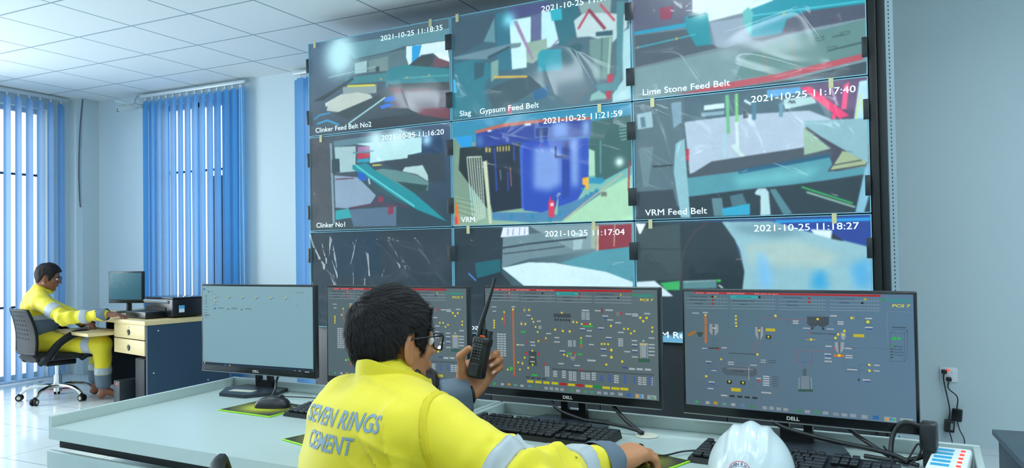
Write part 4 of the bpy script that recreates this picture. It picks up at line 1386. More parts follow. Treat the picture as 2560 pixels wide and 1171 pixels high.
for key, i, j, ref, Wd, cap, _, stamp, tabs, lab, amp in PANELS:
    ox, oy, oz = vw((i+.5)*PW, 0, VTOP-(j+1)*PH)
    t = thing('wall_display', lab, 'display screen', (ox, oy, oz), VW_A, group='screens of the video wall')
    g = .0035; w2 = PW/2-g; z0, z1 = g, PH-g
    MB().box((0, .05, PH/2), (PW-.002, .09, PH-.002), bev=.002).build('case', M_case, t)
    m = MB()
    for c, s in (((0, 0, z0+.002), (2*w2, .012, .004)), ((0, 0, z1-.002), (2*w2, .012, .004)), ((-w2+.002, 0, PH/2), (.004, .012, z1-z0)), ((w2-.002, 0, PH/2), (.004, .012, z1-z0))): m.box(c, s)
    m.build('glowing_bezel', M_rim, t)  # glowing rim puts screen light caught at the film edges into the colour
    Hd = int(Wd*PH/PW); C = raster(SCR[key], Wd, Hd, ref)
    xs = np.linspace(-w2+.004, w2-.004, Wd); zs = np.linspace(z1-.004, z0+.004, Hd); Xg, Zg = np.meshgrid(xs, zs)
    v = np.stack([Xg, np.full_like(Xg, .003), Zg], -1).reshape(-1, 3); idx = np.arange(Wd*Hd).reshape(Hd, Wd); q = np.stack([idx[1:, :-1], idx[1:, 1:], idx[:-1, 1:], idx[:-1, :-1]], -1).reshape(-1, 4)
    me = bpy.data.meshes.new('screen'); me.vertices.add(len(v)); me.vertices.foreach_set('co', v.ravel()); me.loops.add(q.size); me.loops.foreach_set('vertex_index', q.ravel())
    me.polygons.add(len(q)); me.polygons.foreach_set('loop_start', np.arange(len(q))*4); me.polygons.foreach_set('loop_total', np.full(len(q), 4)); me.update(calc_edges=True)
    a = me.color_attributes.new('Col', 'FLOAT_COLOR', 'POINT'); a.data.foreach_set('color', np.c_[C.reshape(-1, 3), np.ones(Wd*Hd)].astype(np.float32).ravel())
    link_mesh('screen', me, M_scr, t, None)
    if cap:
        m = MB(); wcap = {'A': .50, 'B': .56, 'C': .48, 'D': .26, 'E': .10, 'F': .345, 'H': .44, 'I': .42}[key]; put_text(m, cap, (-w2+.06, -.002, .028), (1, 0, 0), (0, 0, 1), .034, wcap, bold=0); m.build('caption', M_txt, t, None)
        m = MB(); put_text(m, stamp, (-w2+.535*PW, -.002, PH-.075), (1, 0, 0), (0, 0, 1), .034, .50, bold=0); m.build('timestamp', M_txt, t, None)
    for s in tabs: MB().box((-PW/2+s*PW, -.014, PH-.02), (.022, .002, .05)).build('tape_tab', M_mask, t)
    n1, n2 = 200, 112; U, V = np.meshgrid(np.linspace(0, 1.79, n1), np.linspace(0, 1, n2)); edge = np.minimum(np.minimum(U, 1.79-U), np.minimum(V, 1-V)); hgt = wrinkle(U, V, ord(key), amp)*np.clip(edge*8, 0, 1)
    m = MB(); m.grid(np.stack([-w2+U/1.79*2*w2, -.009-hgt, z1-V*(z1-z0)], -1)); m.build('protective_film', mf, t, None)
cn = ['left edge', 'first seam', 'second seam', 'right edge']; rn = ['top', 'middle', 'bottom']
for i in range(4):
    for j in range(3):
        for k, fz in enumerate((.25, .80)):
            if (j == 2 and k == 1) or (i == 3 and j == 0 and k == 0): continue
            x = i*PW+(.014 if i == 0 else -.014 if i == 3 else 0); w_ = .024 if i in (0, 3) else .05
            o = MB().box((0, 0, 0), (w_, .003, .10), bev=.001).build('tape_strip', M_tape, loc=vw(x, -.026, VTOP-(j+fz)*PH), rz=VW_A)
            tag(o, 'black tape strip, %s one on the %s of the %s screen row' % (('upper', 'lower')[k] if j < 2 else 'single', cn[i], rn[j]), 'tape', 'black tape strips on the screen wall')
t = thing('screen_stand', 'black cabinet stand carrying the wall of screens', 'stand', vw(0, 0, 0), VW_A); M_st = mat('stand_black', '12191d', .45); zb = VTOP-3*PH
for k in range(5): MB().box(((k+.5)*3*PW/5+.0, .06, zb/2), (3*PW/5-.004, .04, zb-.004), bev=.002).build('lower_panel', M_st, t)
MB().box((3*PW+.019, .08, VTOP/2+.03), (.036, .16, VTOP+.06), bev=.002).build('side_frame', mat('stand_side', '050607', .4), t)
MB().box((3*PW+.055, .10, VTOP/2+.03), (.034, .14, VTOP+.06), bev=.002).build('side_frame', M_st, t)
MB().box((1.5*PW, .30, VTOP/2+.03), (3*PW-.01, .36, VTOP-.04), bev=.002).build('back_box', M_st, t)
m = MB(); M_slot = attr_mat('slotted_steel', 'base', .4); m.box((0, 0, CZ/2), (.034, .003, CZ-.004), col=lin('8fa2aa')); m.box((.0165, .018, CZ/2), (.003, .036, CZ-.004), col=lin('7f929a'))
for k in range(int(CZ/.0195)): m.box((-.002, -.0018, .015+k*.0195), (.005, .001, .009), col=lin('26343a'))
tag(m.build('slotted_post', M_slot, colattr=True, loc=vw(3*PW+.094, .03, 0), rz=VW_A), 'tall slotted grey steel post at the right end of the screen wall', 'post')
# ---------------------------------------------------------------- control desks
def dk(x, y, z):
    c, s = math.cos(VW_A), math.sin(VW_A); return (x*c-y*s, x*s+y*c, z)
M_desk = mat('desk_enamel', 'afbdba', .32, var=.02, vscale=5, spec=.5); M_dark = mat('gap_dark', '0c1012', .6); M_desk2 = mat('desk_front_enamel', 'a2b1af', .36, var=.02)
def control_desk(lab, xl_f, xl_b, xr):
    y0, y1, zt = 1.34, 2.078, .75
    t = thing('control_desk', lab, 'desk', dk(xl_f, y0, 0), VW_A, group=None); X = lambda x: x-xl_f; D_ = y1-y0; Wd = xr-xl_f; s = xl_b-xl_f
    m = MB(); m.prism([(0, 0), (Wd, 0), (Wd, D_), (s, D_)], zt-.036, zt); m.build('desk_top', M_desk, t)
    m = MB(); m.box((s/2+Wd/2, D_-.008, zt+.0165), (Wd-s, .016, .033), bev=.003)
    m.prism([(0, 0), (.016, 0), (s+.016, D_-.016), (s, D_-.016)], zt+.0002, zt+.031); m.box((Wd-.008, D_/2+.1, zt+.0165), (.015, D_-.24, .032), bev=.003); m.build('raised_rim', M_desk, t)
    m = MB(); m.box((Wd/2, .07, zt-.05), (Wd-.04, .1, .026)); m.build('shadow_gap', M_dark, t)
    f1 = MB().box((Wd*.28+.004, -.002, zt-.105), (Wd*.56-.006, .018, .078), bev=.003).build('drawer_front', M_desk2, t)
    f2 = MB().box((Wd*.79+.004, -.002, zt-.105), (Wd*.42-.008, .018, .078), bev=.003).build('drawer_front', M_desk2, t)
    m = MB().box((Wd*.56-.012, -.014, zt-.115), (.014, .008, .05), bev=.002).cyl((Wd*.56-.012, -.018, zt-.14), (Wd*.56-.012, -.018, zt-.09), .004); m.build('hinge', mat('hinge_dark', '23292c', .3, .7), f1)
    for x_, w_ in ((s+.16, .26) if s < 0 else (.02, .022), (Wd-.02, .022) if s < 0 else (Wd-.15, .26)): MB().box((x_, D_/2, (zt-.15)/2), (w_, D_-.14, zt-.152), bev=.003).build('pedestal', M_desk, t)
    MB().box((Wd/2, D_-.03, .42), (Wd-.1, .016, .6)).build('back_panel', M_desk, t)
    return t
control_desk('long pale grey steel desk on the left carrying the file browser monitor', -2.29, -2.345, -1.17)
control_desk('long pale grey steel desk on the right carrying helmet and power strip', -1.165, -1.165, .10)
# ---------------------------------------------------------------- monitors
M_mb = mat('monitor_black', '121417', .28, bump=.05, bscale=900); M_base = mat('monitor_base', '252d36', .38, bump=.15, bscale=1200, bdist=.0002)
SPW = {'M4': (1455, 770), 'M3': (1057, 640), 'M1': (657, 490)}
def ui_parts(key, w, h, yz, root, bg):
    """interface drawn on the lit panel: flat coloured shapes a hair in front of each other"""
    sx, sy = SPW[key]; ux = w/sx; uy = h/sy; lay = [0]; m = MB(); tx = MB()
    P = lambda u, v: (-w/2+u*w/1000, h/2-v*h/1000); q = lambda t: P(*[float(k) for k in t.split(',')])
    def poly(pts, c, mm=m):
        lay[0] += 1; y = yz-.0002-.0000022*lay[0]; A = np.array(pts); ar = (A[:, 0]*np.roll(A[:, 1], -1)-np.roll(A[:, 0], -1)*A[:, 1]).sum()
        if ar < 0: A = A[::-1]
        mm.poly([(x, y, z) for x, z in A], lin(c) if isinstance(c, str) else c)
    def rect(x, z, a, b, c): poly([(x-a/2, z-b/2), (x+a/2, z-b/2), (x+a/2, z+b/2), (x-a/2, z+b/2)], c)
    def disc(x, z, r, c, n=14): poly([(x+r*math.cos(a), z+r*math.sin(a)) for a in np.arange(n)*2*PI/n], c)
    def line(pts, wd, c):
        for (x0, z0), (x1, z1) in zip(pts, pts[1:]):
            L_ = math.hypot(x1-x0, z1-z0)+1e-9; nx, nz = -(z1-z0)/L_*wd/2, (x1-x0)/L_*wd/2; poly([(x0+nx, z0+nz), (x1+nx, z1+nz), (x1-nx, z1-nz), (x0-nx, z0-nz)], c)
    g = MB(); V = []
    for zz in np.linspace(h/2, -h/2, 9): V.append([(xx, yz, zz) for xx in np.linspace(-w/2, w/2, 9)])
    V = np.array(V); g.grid(V); cc = [np.array(lin(k)) for k in bg]; U = (V[..., 0]/w+.5).reshape(-1, 1); Vv = (.5-V[..., 2]/h).reshape(-1, 1)
    g.c = [(cc[0]*(1-U)+cc[1]*U)*(1-Vv)+(cc[2]*(1-U)+cc[3]*U)*Vv]; g.f = [f[::-1] for f in g.f]
    scr = g.build('screen', attr_mat('monitor_glow', 'emit', .32, .8, .3), root, None, colattr=True)
    for l in SCR[key].strip().split('\n'):
        o = l.split()
        if o[0] == 'k': poly([q(k) for k in o[2:]], o[1])
        elif o[0] == 'R': x, z = q(o[2]); rect(x, z, float(o[3])*ux, float(o[4])*uy*.85, tuple(.72*k for k in lin(o[1])))
        elif o[0] == 'C': x, z = q(o[2]); disc(x, z, float(o[3])*(ux+uy)/2, o[1])
        elif o[0] == 'L': line([q(k) for k in o[3:]], float(o[2])*ux, o[1])
        elif o[0] == 'l2':
            (x0, z0), (x1, z1) = q(o[3]), q(o[4]); line([(x0, z0), (x1, z1)], 2*ux, o[1]); n = 14
            line([(x0+(x1-x0)*k/n, z0+(z1-z0)*k/n+(4 if k % 2 else -4)*uy) for k in range(n+1)], 2.4*ux, o[1])
        elif o[0] == 'W':
            x, z = q(o[1]); a, b = float(o[2])*ux, float(o[3])*uy; poly([(x-a/2, z+b/2), (x+a/2, z+b/2), (x+a/2, z-b*.1), (x+a*.15, z-b/2), (x-a*.15, z-b/2), (x-a/2, z-b*.1)], '78868e'); rect(x, z+b*.2, a*.4, b*.5, '50606a'); disc(x, z, 4*ux, 'e8d820', 10)
        elif o[0] in ('B', 'b4'):
            x, z = q(o[1]); a, b = float(o[2])*ux, float(o[3])*uy; r_, c_ = (int(o[4]), int(o[5])) if o[0] == 'B' else (4, 1)
            for ii in range(r_):
                for jj in range(c_):
                    xx = x-a/2+(jj+.5)*a/c_; zz = z+b/2-(ii+.5)*b/r_; rect(xx, zz, a/c_*.82, b/r_*.62, 'b4c2c8' if o[0] == 'B' else '3858c0'); rect(xx+a/c_*.1, zz, a/c_*.3, b/r_*.14, '506070')
        elif o[0] == 'F': x, z = q(o[1]); rect(x, z, 10*ux, 14*uy, 'e0c860'); rect(x+2*ux, z-3*uy, 8*ux, 8*uy, '3878c0')
        elif o[0] in 'ST':
            s = o[1].replace('_', ' ').replace('||', '   ').replace('|', ' '); a, b = q(o[2]), q(o[3]); d = np.array([b[0]-a[0], 0, 0]); L_ = d[0]; hh = (float(o[5]) if o[0] == 'S' else 7.5)*uy
            lay[0] += 1; put_text(tx, s, (a[0], yz-.0016, a[1]-hh/2), (1, 0, 0), (0, 0, 1), hh, L_, col=lin(o[4]), bold=.02 if o[0] == 'S' else .01, shear=.2 if s.startswith('PCS') else 0)
    if key == 'M4' or key == 'M3':
        pass
    m.build('diagram', MATS['monitor_glow'], scr, None, colattr=True)
    if tx.v: tx.build('screen_writing', MATS['monitor_glow'], scr, None, colattr=True)
def monitor(lab, x, y, ztop, rz, key, bg, tilt=0, w=.552, h=.328, desk=.75, brand=True, group='wide monitors on the pale desks'):
    t = thing('computer_monitor', lab, 'monitor', (x, y, desk), rz, group); zt = ztop-desk; zc = zt-h/2
    MB().box((0, .012, zc), (w, .024, h), bev=.004).build('housing', M_mb, t)
    MB().box((0, .032, zc-.01), (w*.62, .024, h*.55), bev=.01).build('rear_cover', M_mb, t)
    chin = .024 if h > .3 else .02; bez = .007
    sw, sh = w-2*bez, h-chin-bez
    hold = bpy.data.objects.new('display_panel', None); COL.objects.link(hold); hold.parent = t; hold.location = (0, 0, zc+(chin-bez)/2)
    ui_parts(key, sw, sh, -.0006, hold, bg)
    for c in list(hold.children): c.parent = t; c.location = hold.location
    bpy.data.objects.remove(hold)
    MB().box((0, -.001, zt-h+.0012), (w-.002, .003, .0022)).build('chin_edge', mat('monitor_silver_edge', '9aa2a4', .3, .6), t)
    if brand:
        m = MB(); put_text(m, 'DELL', (0, -.0012, zt-h+.008), (1, 0, 0), (0, 0, 1), .0085, .030, bold=.03, center=True); m.build('brand_lettering', mat('brand_silver_glow', 'c8ccc8', .4, emit='8a9090', es=.25), t, None)  # silver lettering given a faint glow of its own
    nk = MB(); zb = .012
    v = []
    for z, hw, yy in ((zb, .040, .046), (.06, .038, .042), (zt-h*.62, .034, .036)): v.append((z, hw, yy))
    for (z0, a0, y0), (z1, a1, y1) in zip(v, v[1:]):
        for s in (-1, 1): nk.add([(s*a0, y0-.008, z0), (s*a0*.45, y0-.008, z0), (s*a1*.45, y1-.008, z1), (s*a1, y1-.008, z1), (s*a0, y0+.008, z0), (s*a0*.45, y0+.008, z0), (s*a1*.45, y1+.008, z1), (s*a1, y1+.008, z1)], [[0, 1, 2, 3], [4, 7, 6, 5], [0, 3, 7, 4], [1, 5, 6, 2], [3, 2, 6, 7], [0, 4, 5, 1]][::1])
    nk.box((0, .046, .022), (.078, .018, .03)); nk.build('neck', M_mb, t)
    b = MB(); b.prism([(-.128, -.02), (-.10, .060), (.10, .060), (.128, -.02), (.06, -.115), (-.06, -.115)], .0005, .012) if h > .3 else b.box((0, .05, .006), (.16, .14, .012), bev=.004); b.build('base', M_base, t)
    return t
BG3 = ['5a6c74', '5f7278', '55686f', '5c6f76']
m1 = monitor('leftmost wide monitor showing a pale file browser window', -2.075, 2.09, 1.14, -.006, 'M1', ['8cb8c4', '8ab4c2', '82aebc', '86b2c0'], group=None)

monitor('wide monitor with plant diagram, partly hidden behind the man\'s head', -1.435, 2.046, 1.142, .003, 'M3', BG3)
monitor('wide monitor with busy plant diagram just right of the held radio', -.828, 2.028, 1.145, -.044, 'M3', BG3)
monitor('rightmost wide monitor with sparse coal mill diagram and yellow tags', -.219, 1.996, 1.142, -.076, 'M4', ['56727c', '5c7f9c', '5a6f80', '5f8098'])
# label on the first base
# ---------------------------------------------------------------- keyboards, mice, pads
M_key = mat('key_black', '1b2025', .42); M_kb = mat('keyboard_black', '14181c', .4)
def keyboard(lab, x, y, rz):
    t = thing('keyboard', lab, 'keyboard', (x, y, .75), rz, 'black computer keyboards'); w, d = .44, .135
    m = MB(); m.add([(-w/2, -d/2, .0005), (w/2, -d/2, .0005), (w/2, d/2, .0005), (-w/2, d/2, .0005), (-w/2+.004, -d/2+.004, .012), (w/2-.004, -d/2+.004, .012), (w/2-.004, d/2-.004, .023), (-w/2+.004, d/2-.004, .023)], [[3, 2, 1, 0], [4, 5, 6, 7], [0, 1, 5, 4], [1, 2, 6, 5], [2, 3, 7, 6], [3, 0, 4, 7]]); m.build('case', M_kb, t)
    m = MB(); sl = math.atan2(.011, d-.008)
    def key(kx, row, kw):
        yy = -d/2+.018+row*.0192; z = .012+(yy+d/2-.004)*math.tan(sl); m.box((kx, yy, z+.0045), (kw*.0190-.0028, .0158, .008), (sl, 0, 0), bev=.0018, seg=1)
    x0 = -w/2+.010
    rows = [[1.25, 1.25, 1.25, 6.25, 1.25, 1.25, 1.25, 1.25], [2.25]+[1]*10+[2.75], [1.75]+[1]*11+[2.25], [1.5]+[1]*12+[1.5], [1]*13+[2], [1]*4+[1]*4+[1]*5]
    for r, row in enumerate(rows):
        xx = x0
        for k, kw in enumerate(row):
            if r == 5 and k in (1, 5, 9): xx += .019*.5
            key(xx+kw*.019/2, r+(.25 if r == 5 else 0), kw); xx += kw*.019
    for r in (0, 3, 4, 5):
        for k in range(3): key(x0+15.35*.019+(k+.5)*.019, r+(.25 if r == 5 else 0), 1)
    key(x0+16.85*.019, 1, 1)
    for r in range(5):
        for k in range(4):
            if r == 0 and k == 1: continue
            key(x0+18.7*.019+(k+(0 if (r == 0 and k == 0) else .5))*.019+(.0095 if (r == 0 and k == 0) else 0), r, 2 if (r == 0 and k == 0) else 1)
    m.build('keycaps', M_key, t, label='rows of small black keys')
    return t
def rot2(dx, dy): return math.atan2(dy, dx)
k1 = keyboard('black keyboard beside the leftmost mouse mat, mostly hidden behind the man', -1.462, 1.86, R(-4))
k3 = keyboard('black keyboard in full view below the middle plant diagram monitor', -.865, 1.893, R(-4.5))
k4 = keyboard('black keyboard behind the white helmet', -.208, 1.83, R(-6))
M_lime = mat('lime_edge', '9ee21c', .5); mp_ = mat('mat_print', 'c8c820', .55, var=.1, vscale=60)
def mat_print():
    m = bpy.data.materials.new('mouse_mat_print'); m.use_nodes = True; nt = m.node_tree; N = nt.nodes; L = nt.links; b = N['Principled BSDF']; b.inputs['Roughness'].default_value = .55
    tc = N.new('ShaderNodeTexCoord'); mp = N.new('ShaderNodeMapping'); mp.inputs['Scale'].default_value = (8, 10, 1); L.new(tc.outputs['Object'], mp.inputs[0])
    g = N.new('ShaderNodeTexGradient'); g.gradient_type = 'SPHERICAL'; L.new(mp.outputs[0], g.inputs[0]); cr = N.new('ShaderNodeValToRGB'); L.new(g.outputs[0], cr.inputs[0])
    cr.color_ramp.elements[0].position = 0.0; cr.color_ramp.elements[0].color = (*lin('25261c'), 1); cr.color_ramp.elements[1].position = .75; cr.color_ramp.elements[1].color = (*lin('c4cc1e'), 1); e = cr.color_ramp.elements.new(.3); e.color = (*lin('6a6a1c'), 1)
    w = N.new('ShaderNodeTexChecker'); w.inputs['Scale'].default_value = 300; L.new(tc.outputs['Object'], w.inputs[0]); mx = N.new('ShaderNodeMix'); mx.data_type = 'RGBA'; mx.blend_type = 'MULTIPLY'; mx.inputs[0].default_value = .35; L.new(cr.outputs[0], mx.inputs[6]); L.new(w.outputs[0], mx.inputs[7]); w.inputs['Color1'].default_value = (1, 1, 1, 1); w.inputs['Color2'].default_value = (.4, .4, .4, 1)
    L.new(mx.outputs[2], b.inputs['Base Color']); return m
M_print = mat_print()
def mousepad(lab, x, y, rz, w=.232, d=.175):
    t = thing('mouse_mat', lab, 'mouse mat', (x, y, .75), rz, 'dark and yellow mouse mats with lime edges')
    MB().box((0, 0, .0022), (w, d, .0036), bev=.001).build('edge_binding', M_lime, t); MB().box((0, 0, .0041), (w-.008, d-.008, .0006)).build('printed_top', M_print, t)
    return t
def mouse(lab, x, y, rz, z=.7546):
    t = thing('computer_mouse', lab, 'mouse', (x, y, z), rz, 'black computer mice')
    m = MB(); V = []
    for i in range(15):
        th = i/14*PI; row = []
        for j in range(17):
            a = j/16*PI; yy = -math.cos(th)*.058; ww = .031*math.sin(th)**.55; hh = (.030+.008*math.cos(th-.6*PI))*math.sin(th)**.6
            row.append((math.cos(a)*ww, yy, max(.0, math.sin(a)**.8*hh)))
        V.append(row)
    m.grid(np.array(V)); V2 = np.array(V); V2[..., 2] = 0; m.grid(V2[::-1]); m.build('shell', M_blk, t, 60)
    MB().cyl((-.003, .032, .0335), (.003, .032, .0335), .007, n=12).build('scroll_wheel', mat('wheel_rubber', '2a2e32', .7), t)
    return t
mousepad('dark and yellow mouse mat with lime edge under the leftmost mouse', -1.818, 1.869, R(-4))
mousepad('mouse mat with lime edge poking out left of the man, mostly hidden', -1.335, 1.625, R(-16))
mousepad('dark and yellow mouse mat with lime edge under the man\'s right hand', -.562, 1.745, R(-19.5))
m1_ = mouse('black mouse resting on the leftmost mouse mat', -1.80, 1.885, R(-72))
MB().tube(smoothpts([(0, .055, .012), (-.01, .10, .004), (-.05, .150, .003), (-.10, .145, .003), (-.14, .08, .003), (-.16, -.02, .003), (-.168, -.075, .001)]), .0022, 6).build('cable', M_blk, m1_)
m2_ = mouse('black mouse mostly hidden under the man\'s right hand', -.548, 1.712, R(-38))
c = MB().tube(smoothpts([(0, .055, .012), (.0, .10, .004), (-.01, .17, .003), (.02, .24, .003), (.08, .27, .012), (.13, .22, .012), (.12, .17, .006), (.07, .18, .012), (.02, .24, .010), (-.02, .26, .004)]), .0022, 6); c.build('cable', M_blk, m2_)
# grommets and the cable runs of the monitors
def grommet(lab, x, y): return tag(MB().lathe([(.028, .0002), (.030, .0015), (.028, .003), (.0, .0032)], 28).build('cable_grommet', mat('grommet_beige', 'c8c4b4', .5), loc=(x, y, .75)), lab, 'cable grommet')
MB().box((-.01, -.055, .0125), (.10, .035, .0008), (0, 0, .1)).build('worn_label', mat('label_worn', 'b8b8a8', .7), m1)
grommet('beige round cable grommet in the right desk behind the hand', -.588, 2.0-.01); grommet('beige round cable grommet in the left desk under the file browser monitor', -1.93, 2.02)
def cable(lab, pts, r): return tag(MB().tube(smoothpts(pts), r, 12).build('monitor_cable', M_blk), lab, 'cable')
cable('thick black cable sagging under the middle monitor to the grommet', [(-.90, 2.06, .86), (-.87, 2.03, .80), (-.78, 2.01, .775), (-.70, 2.0, .772), (-.64, 1.99, .768), (-.595, 1.99, .758)], .0045)
cable('thick black cable dropping straight from the middle monitor to the grommet', [(-.745, 2.08, .85), (-.72, 2.06, .83), (-.66, 2.02, .785), (-.60, 1.985, .757)], .006)
cable('thick black cable running right under the rightmost monitor', [(-.31, 2.03, .86), (-.26, 2.0, .81), (-.16, 1.975, .79), (-.02, 1.95, .776), (.03, 1.93, .765)], .0055)
cable('grey tipped black cable dropping from the rightmost monitor', [(-.13, 2.05, .85), (-.10, 2.03, .81), (-.05, 1.98, .785), (.0, 1.95, .765), (.05, 1.93, .758)], .005)
cable('black cable coiled in a loop beside the power strip', [(-.06, 1.96, .76), (.0, 1.94, .762), (.055, 1.95, .772), (.075, 1.97, .80), (.055, 1.975, .835), (.02, 1.975, .84), (-.0, 1.97, .81), (-.005, 1.95, .77), (.0, 1.93, .757)], .0055)
cable('thin black wires looping beside the power strip', [(-.02, 1.95, .79), (.0, 1.945, .765), (.03, 1.93, .757), (.055, 1.945, .785), (.05, 1.955, .80), (.03, 1.95, .765)], .0022)
cable('black cables behind the leftmost monitor leading to its grommet', [(-2.0, 2.13, .87), (-1.985, 2.11, .82), (-1.95, 2.06, .80), (-1.925, 2.03, .78), (-1.93, 2.02, .757)], .0045)
# power strip with big plug
t = thing('power_strip', 'white power strip with blue labels and red lights at the right desk end', 'power strip', (.108, 1.90, .75), R(-8))
MB().box((0, 0, .020), (.075, .20, .038), bev=.006).build('strip_body', M_white, t)
for k in range(5):
    MB().box((-.012, .066-k*.034, .0395), (.034, .018, .001)).build('blue_label', mat('label_blue', '2a9cc8', .5), t)
    MB().box((.022, .066-k*.034, .040), (.009, .007, .004), bev=.001).build('switch_light', MATS['red_neon'], t)
t = thing('power_plug', 'big black plug-in power brick standing on the power strip', 'plug', (.072, 1.945, .75), R(-8))
MB().box((0, 0, .072), (.034, .046, .062), bev=.006).build('plug_body', M_blk, t); MB().box((0, 0, .028), (.024, .03, .05), bev=.004).build('plug_neck', M_blk, t)
# ---------------------------------------------------------------- helmet
t = thing('safety_helmet', 'white hard hat with round badge standing on the right desk', 'helmet', (-.262, 1.625, .75), YAW-PI/2+R(90)+R(-22))
M_hel = mat('helmet_white', 'cbd5d8', .22, spec=.6)
Hx, Hy, Hz = .083, .114, .105
def hel(th, ph, off=0):
    """th from the crown down, ph around (0 = +x, -90 deg = front)"""
    st, ct = math.sin(th), math.cos(th); x = st*math.cos(ph); y = st*math.sin(ph); bulge = 1+.04*math.sin(th)**2
    rr = 1; u = x*Hx
    ridge = .0055*math.exp(-((u)/.013)**2)+.0045*math.exp(-((abs(u)-.034)/.007)**2)-.001*math.exp(-((abs(u)-.020)/.004)**2)
    fade = max(0, min(1, (1.15-th)/.25)) if y < 0 else max(0, min(1, (1.35-th)/.25)); k = 1+ridge*fade/.10
    return np.array([x*Hx*k*bulge, y*Hy*k*bulge, .030+ct**.92*Hz*k if ct > 0 else .030])*(1)+np.array([x, y, ct])*off
m = MB(); V = np.array([[hel(th, ph) for ph in np.linspace(0, 2*PI, 161)] for th in np.linspace(.002, PI/2, 70)]); m.grid(V); m.grid((V*[.97, .97, .97])[::-1])
m.build('shell', M_hel, t, 60)
m = MB(); rim = []
for ph in np.linspace(0, 2*PI, 97):
    e = hel(PI/2, ph); d = np.array([math.cos(ph), math.sin(ph), 0]); br = .012+.038*max(0, -math.sin(ph))**2; rim.append([e+d*-.004, e+d*(br*.6)+[0, 0, -.006-.004*max(0, -math.sin(ph))], e+d*br+[0, 0, -.014-.008*max(0, -math.sin(ph))], e+d*br+[0, 0, -.018-.008*max(0, -math.sin(ph))], e+d*-.004+[0, 0, -.006]])
m.grid(np.array(rim)); m.build('brim', M_hel, t, 60)
bd = MB(); bt = MB(); br = MB()
def on_hel(x, z):    # badge plane wrapped on the front of the shell
    th = 1.12-z/.105; ph = -PI/2+x/.090/max(.3, math.sin(th)); return hel(th, ph, .0012)
def wrapmb(mb, verts2, faces, off, col=None):
    P = [];
    for x, z in verts2: p = on_hel(x, z); n = p-np.array([0, 0, .03]); n /= np.linalg.norm(n); P.append(p+n*off)
    mb.add(P, faces, col)
def ringgeo(r0, r1, n=64):
    a = np.arange(n)*2*PI/n; v = [(r0*math.cos(q), r0*math.sin(q)) for q in a]+[(r1*math.cos(q), r1*math.sin(q)) for q in a]; return v, [[i, (i+1) % n, n+(i+1) % n, n+i] for i in range(n)]
CB = -.016
def shift(v, f): return [(x-.012, z+CB) for x, z in v], f
v, f = ringgeo(.0005, .0235); wrapmb(bd, *shift(v, f), 0.0); bd.build('badge', mat('badge_white', 'f0f4f4', .4), t)
v, f = ringgeo(.0226, .0238); wrapmb(br, *shift(v, f), .0006); v, f = ringgeo(.0090, .0098)
for a in range(6):
    vv = [(x*.5+.0055*math.cos(a*1.05), z*.5+.0055*math.sin(a*1.05)) for x, z in v]; wrapmb(br, *shift(vv, f), .0006)
br.build('badge_red_rings', mat('badge_red', 'c02838', .4), t)
v, f = ringgeo(.0141, .0148); wrapmb(bt, *shift(v, f), .0006)
def arc_text(s, r, a0, step, top=True):
    for k, ch in enumerate(s):
        if ch == ' ': continue
        gv, gf = text_geo(ch, .02); gv = gv.copy(); w_ = gv[:, 0].max()-gv[:, 0].min(); gx = (gv[:, 0]-gv[:, 0].min()-w_/2)*.0075; gy = gv[:, 1]*.0075; a = a0-k*step if top else a0+k*step; out = []
        for x, y in zip(gx, gy):
            rr = r+y if top else r-y
            ang = a-x/r if top else a+x/r
            out.append((rr*math.cos(ang)-.012, rr*math.sin(ang)+CB))
        wrapmb(bt, out, gf, .0006)
arc_text('SEVEN RINGS', .0160, R(162), R(14.4)); arc_text('CEMENT', .0210, R(225), R(18), False)
bt.build('badge_lettering', mat('badge_navy', '22306c', .4), t)
# ---------------------------------------------------------------- small wooden desk with printer
OF = thing('office_desk', 'small wooden desk with dark side panel, drawers and keyboard tray', 'desk', (-5.378, 4.229, 0), R(-12.74))
M_wood = mat('pale_wood', 'd8c08c', .45, var=.10, vscale=6, stretch=(1, 14, 14)); M_navy = mat('navy_board', '2a4256', .5, var=.03); M_blkb = mat('black_board', '0d1218', .6)
DW, DD = 1.62, .74
MB().box((-DW/2, DD/2, .705), (DW, DD+.02, .035), bev=.003).build('desk_top', M_wood, OF)
MB().box((-.012, DD/2, .343), (.022, DD-.02, .684)).build('side_panel', M_navy, OF)
MB().box((-DW+.012, DD*.75, .343), (.022, DD*.48, .684)).build('side_panel', M_blkb, OF)
MB().box((-DW/2, DD-.05, .45), (DW-.06, .016, .46)).build('modesty_panel', M_blkb, OF)
m = MB(); m.box((-.565, DD/2-.03, .57), (.016, DD-.1, .24)); m.box((-.29, DD/2-.03, .458), (.53, DD-.12, .012)); m.box((-.29, DD/2+.28, .57), (.53, .014, .23)); m.build('drawer_case', M_wood, OF)
for k, z in enumerate((.628, .500)):
    d = MB().box((-.298, .008, z), (.542, .018, .120), bev=.002).build('drawer', M_wood, OF)
    MB().lathe([(.024, 0), (.026, .003), (.022, .005), (.018, .003), (.0, .002)], 24, Matrix.Translation((-.30, -.001, z-.008)) @ Matrix.Rotation(PI/2, 4, 'X')).build('finger_pull', mat('pull_black', '15181a', .3), d)
    if k == 0: MB().cyl((-.30, 0, z+.034), (-.30, -.005, z+.034), .007, n=14).build('lock', M_alu, d)
tr = MB().box((-.925, -.05, .595), (.70, .32, .026), bev=.002).build('keyboard_tray', M_wood, OF)
for z, y in ((.64, .1), (.64, .53), (.18, .53), (.30, .06)): MB().cyl((-.0008, y, z), (.0015, y, z), .006, n=10).build('screw_cap', M_white, OF)
def of(x, y, z):
    a = R(-12.74); return (-5.378+x*math.cos(a)-y*math.sin(a), 4.229+x*math.sin(a)+y*math.cos(a), z)
ZD = .7230
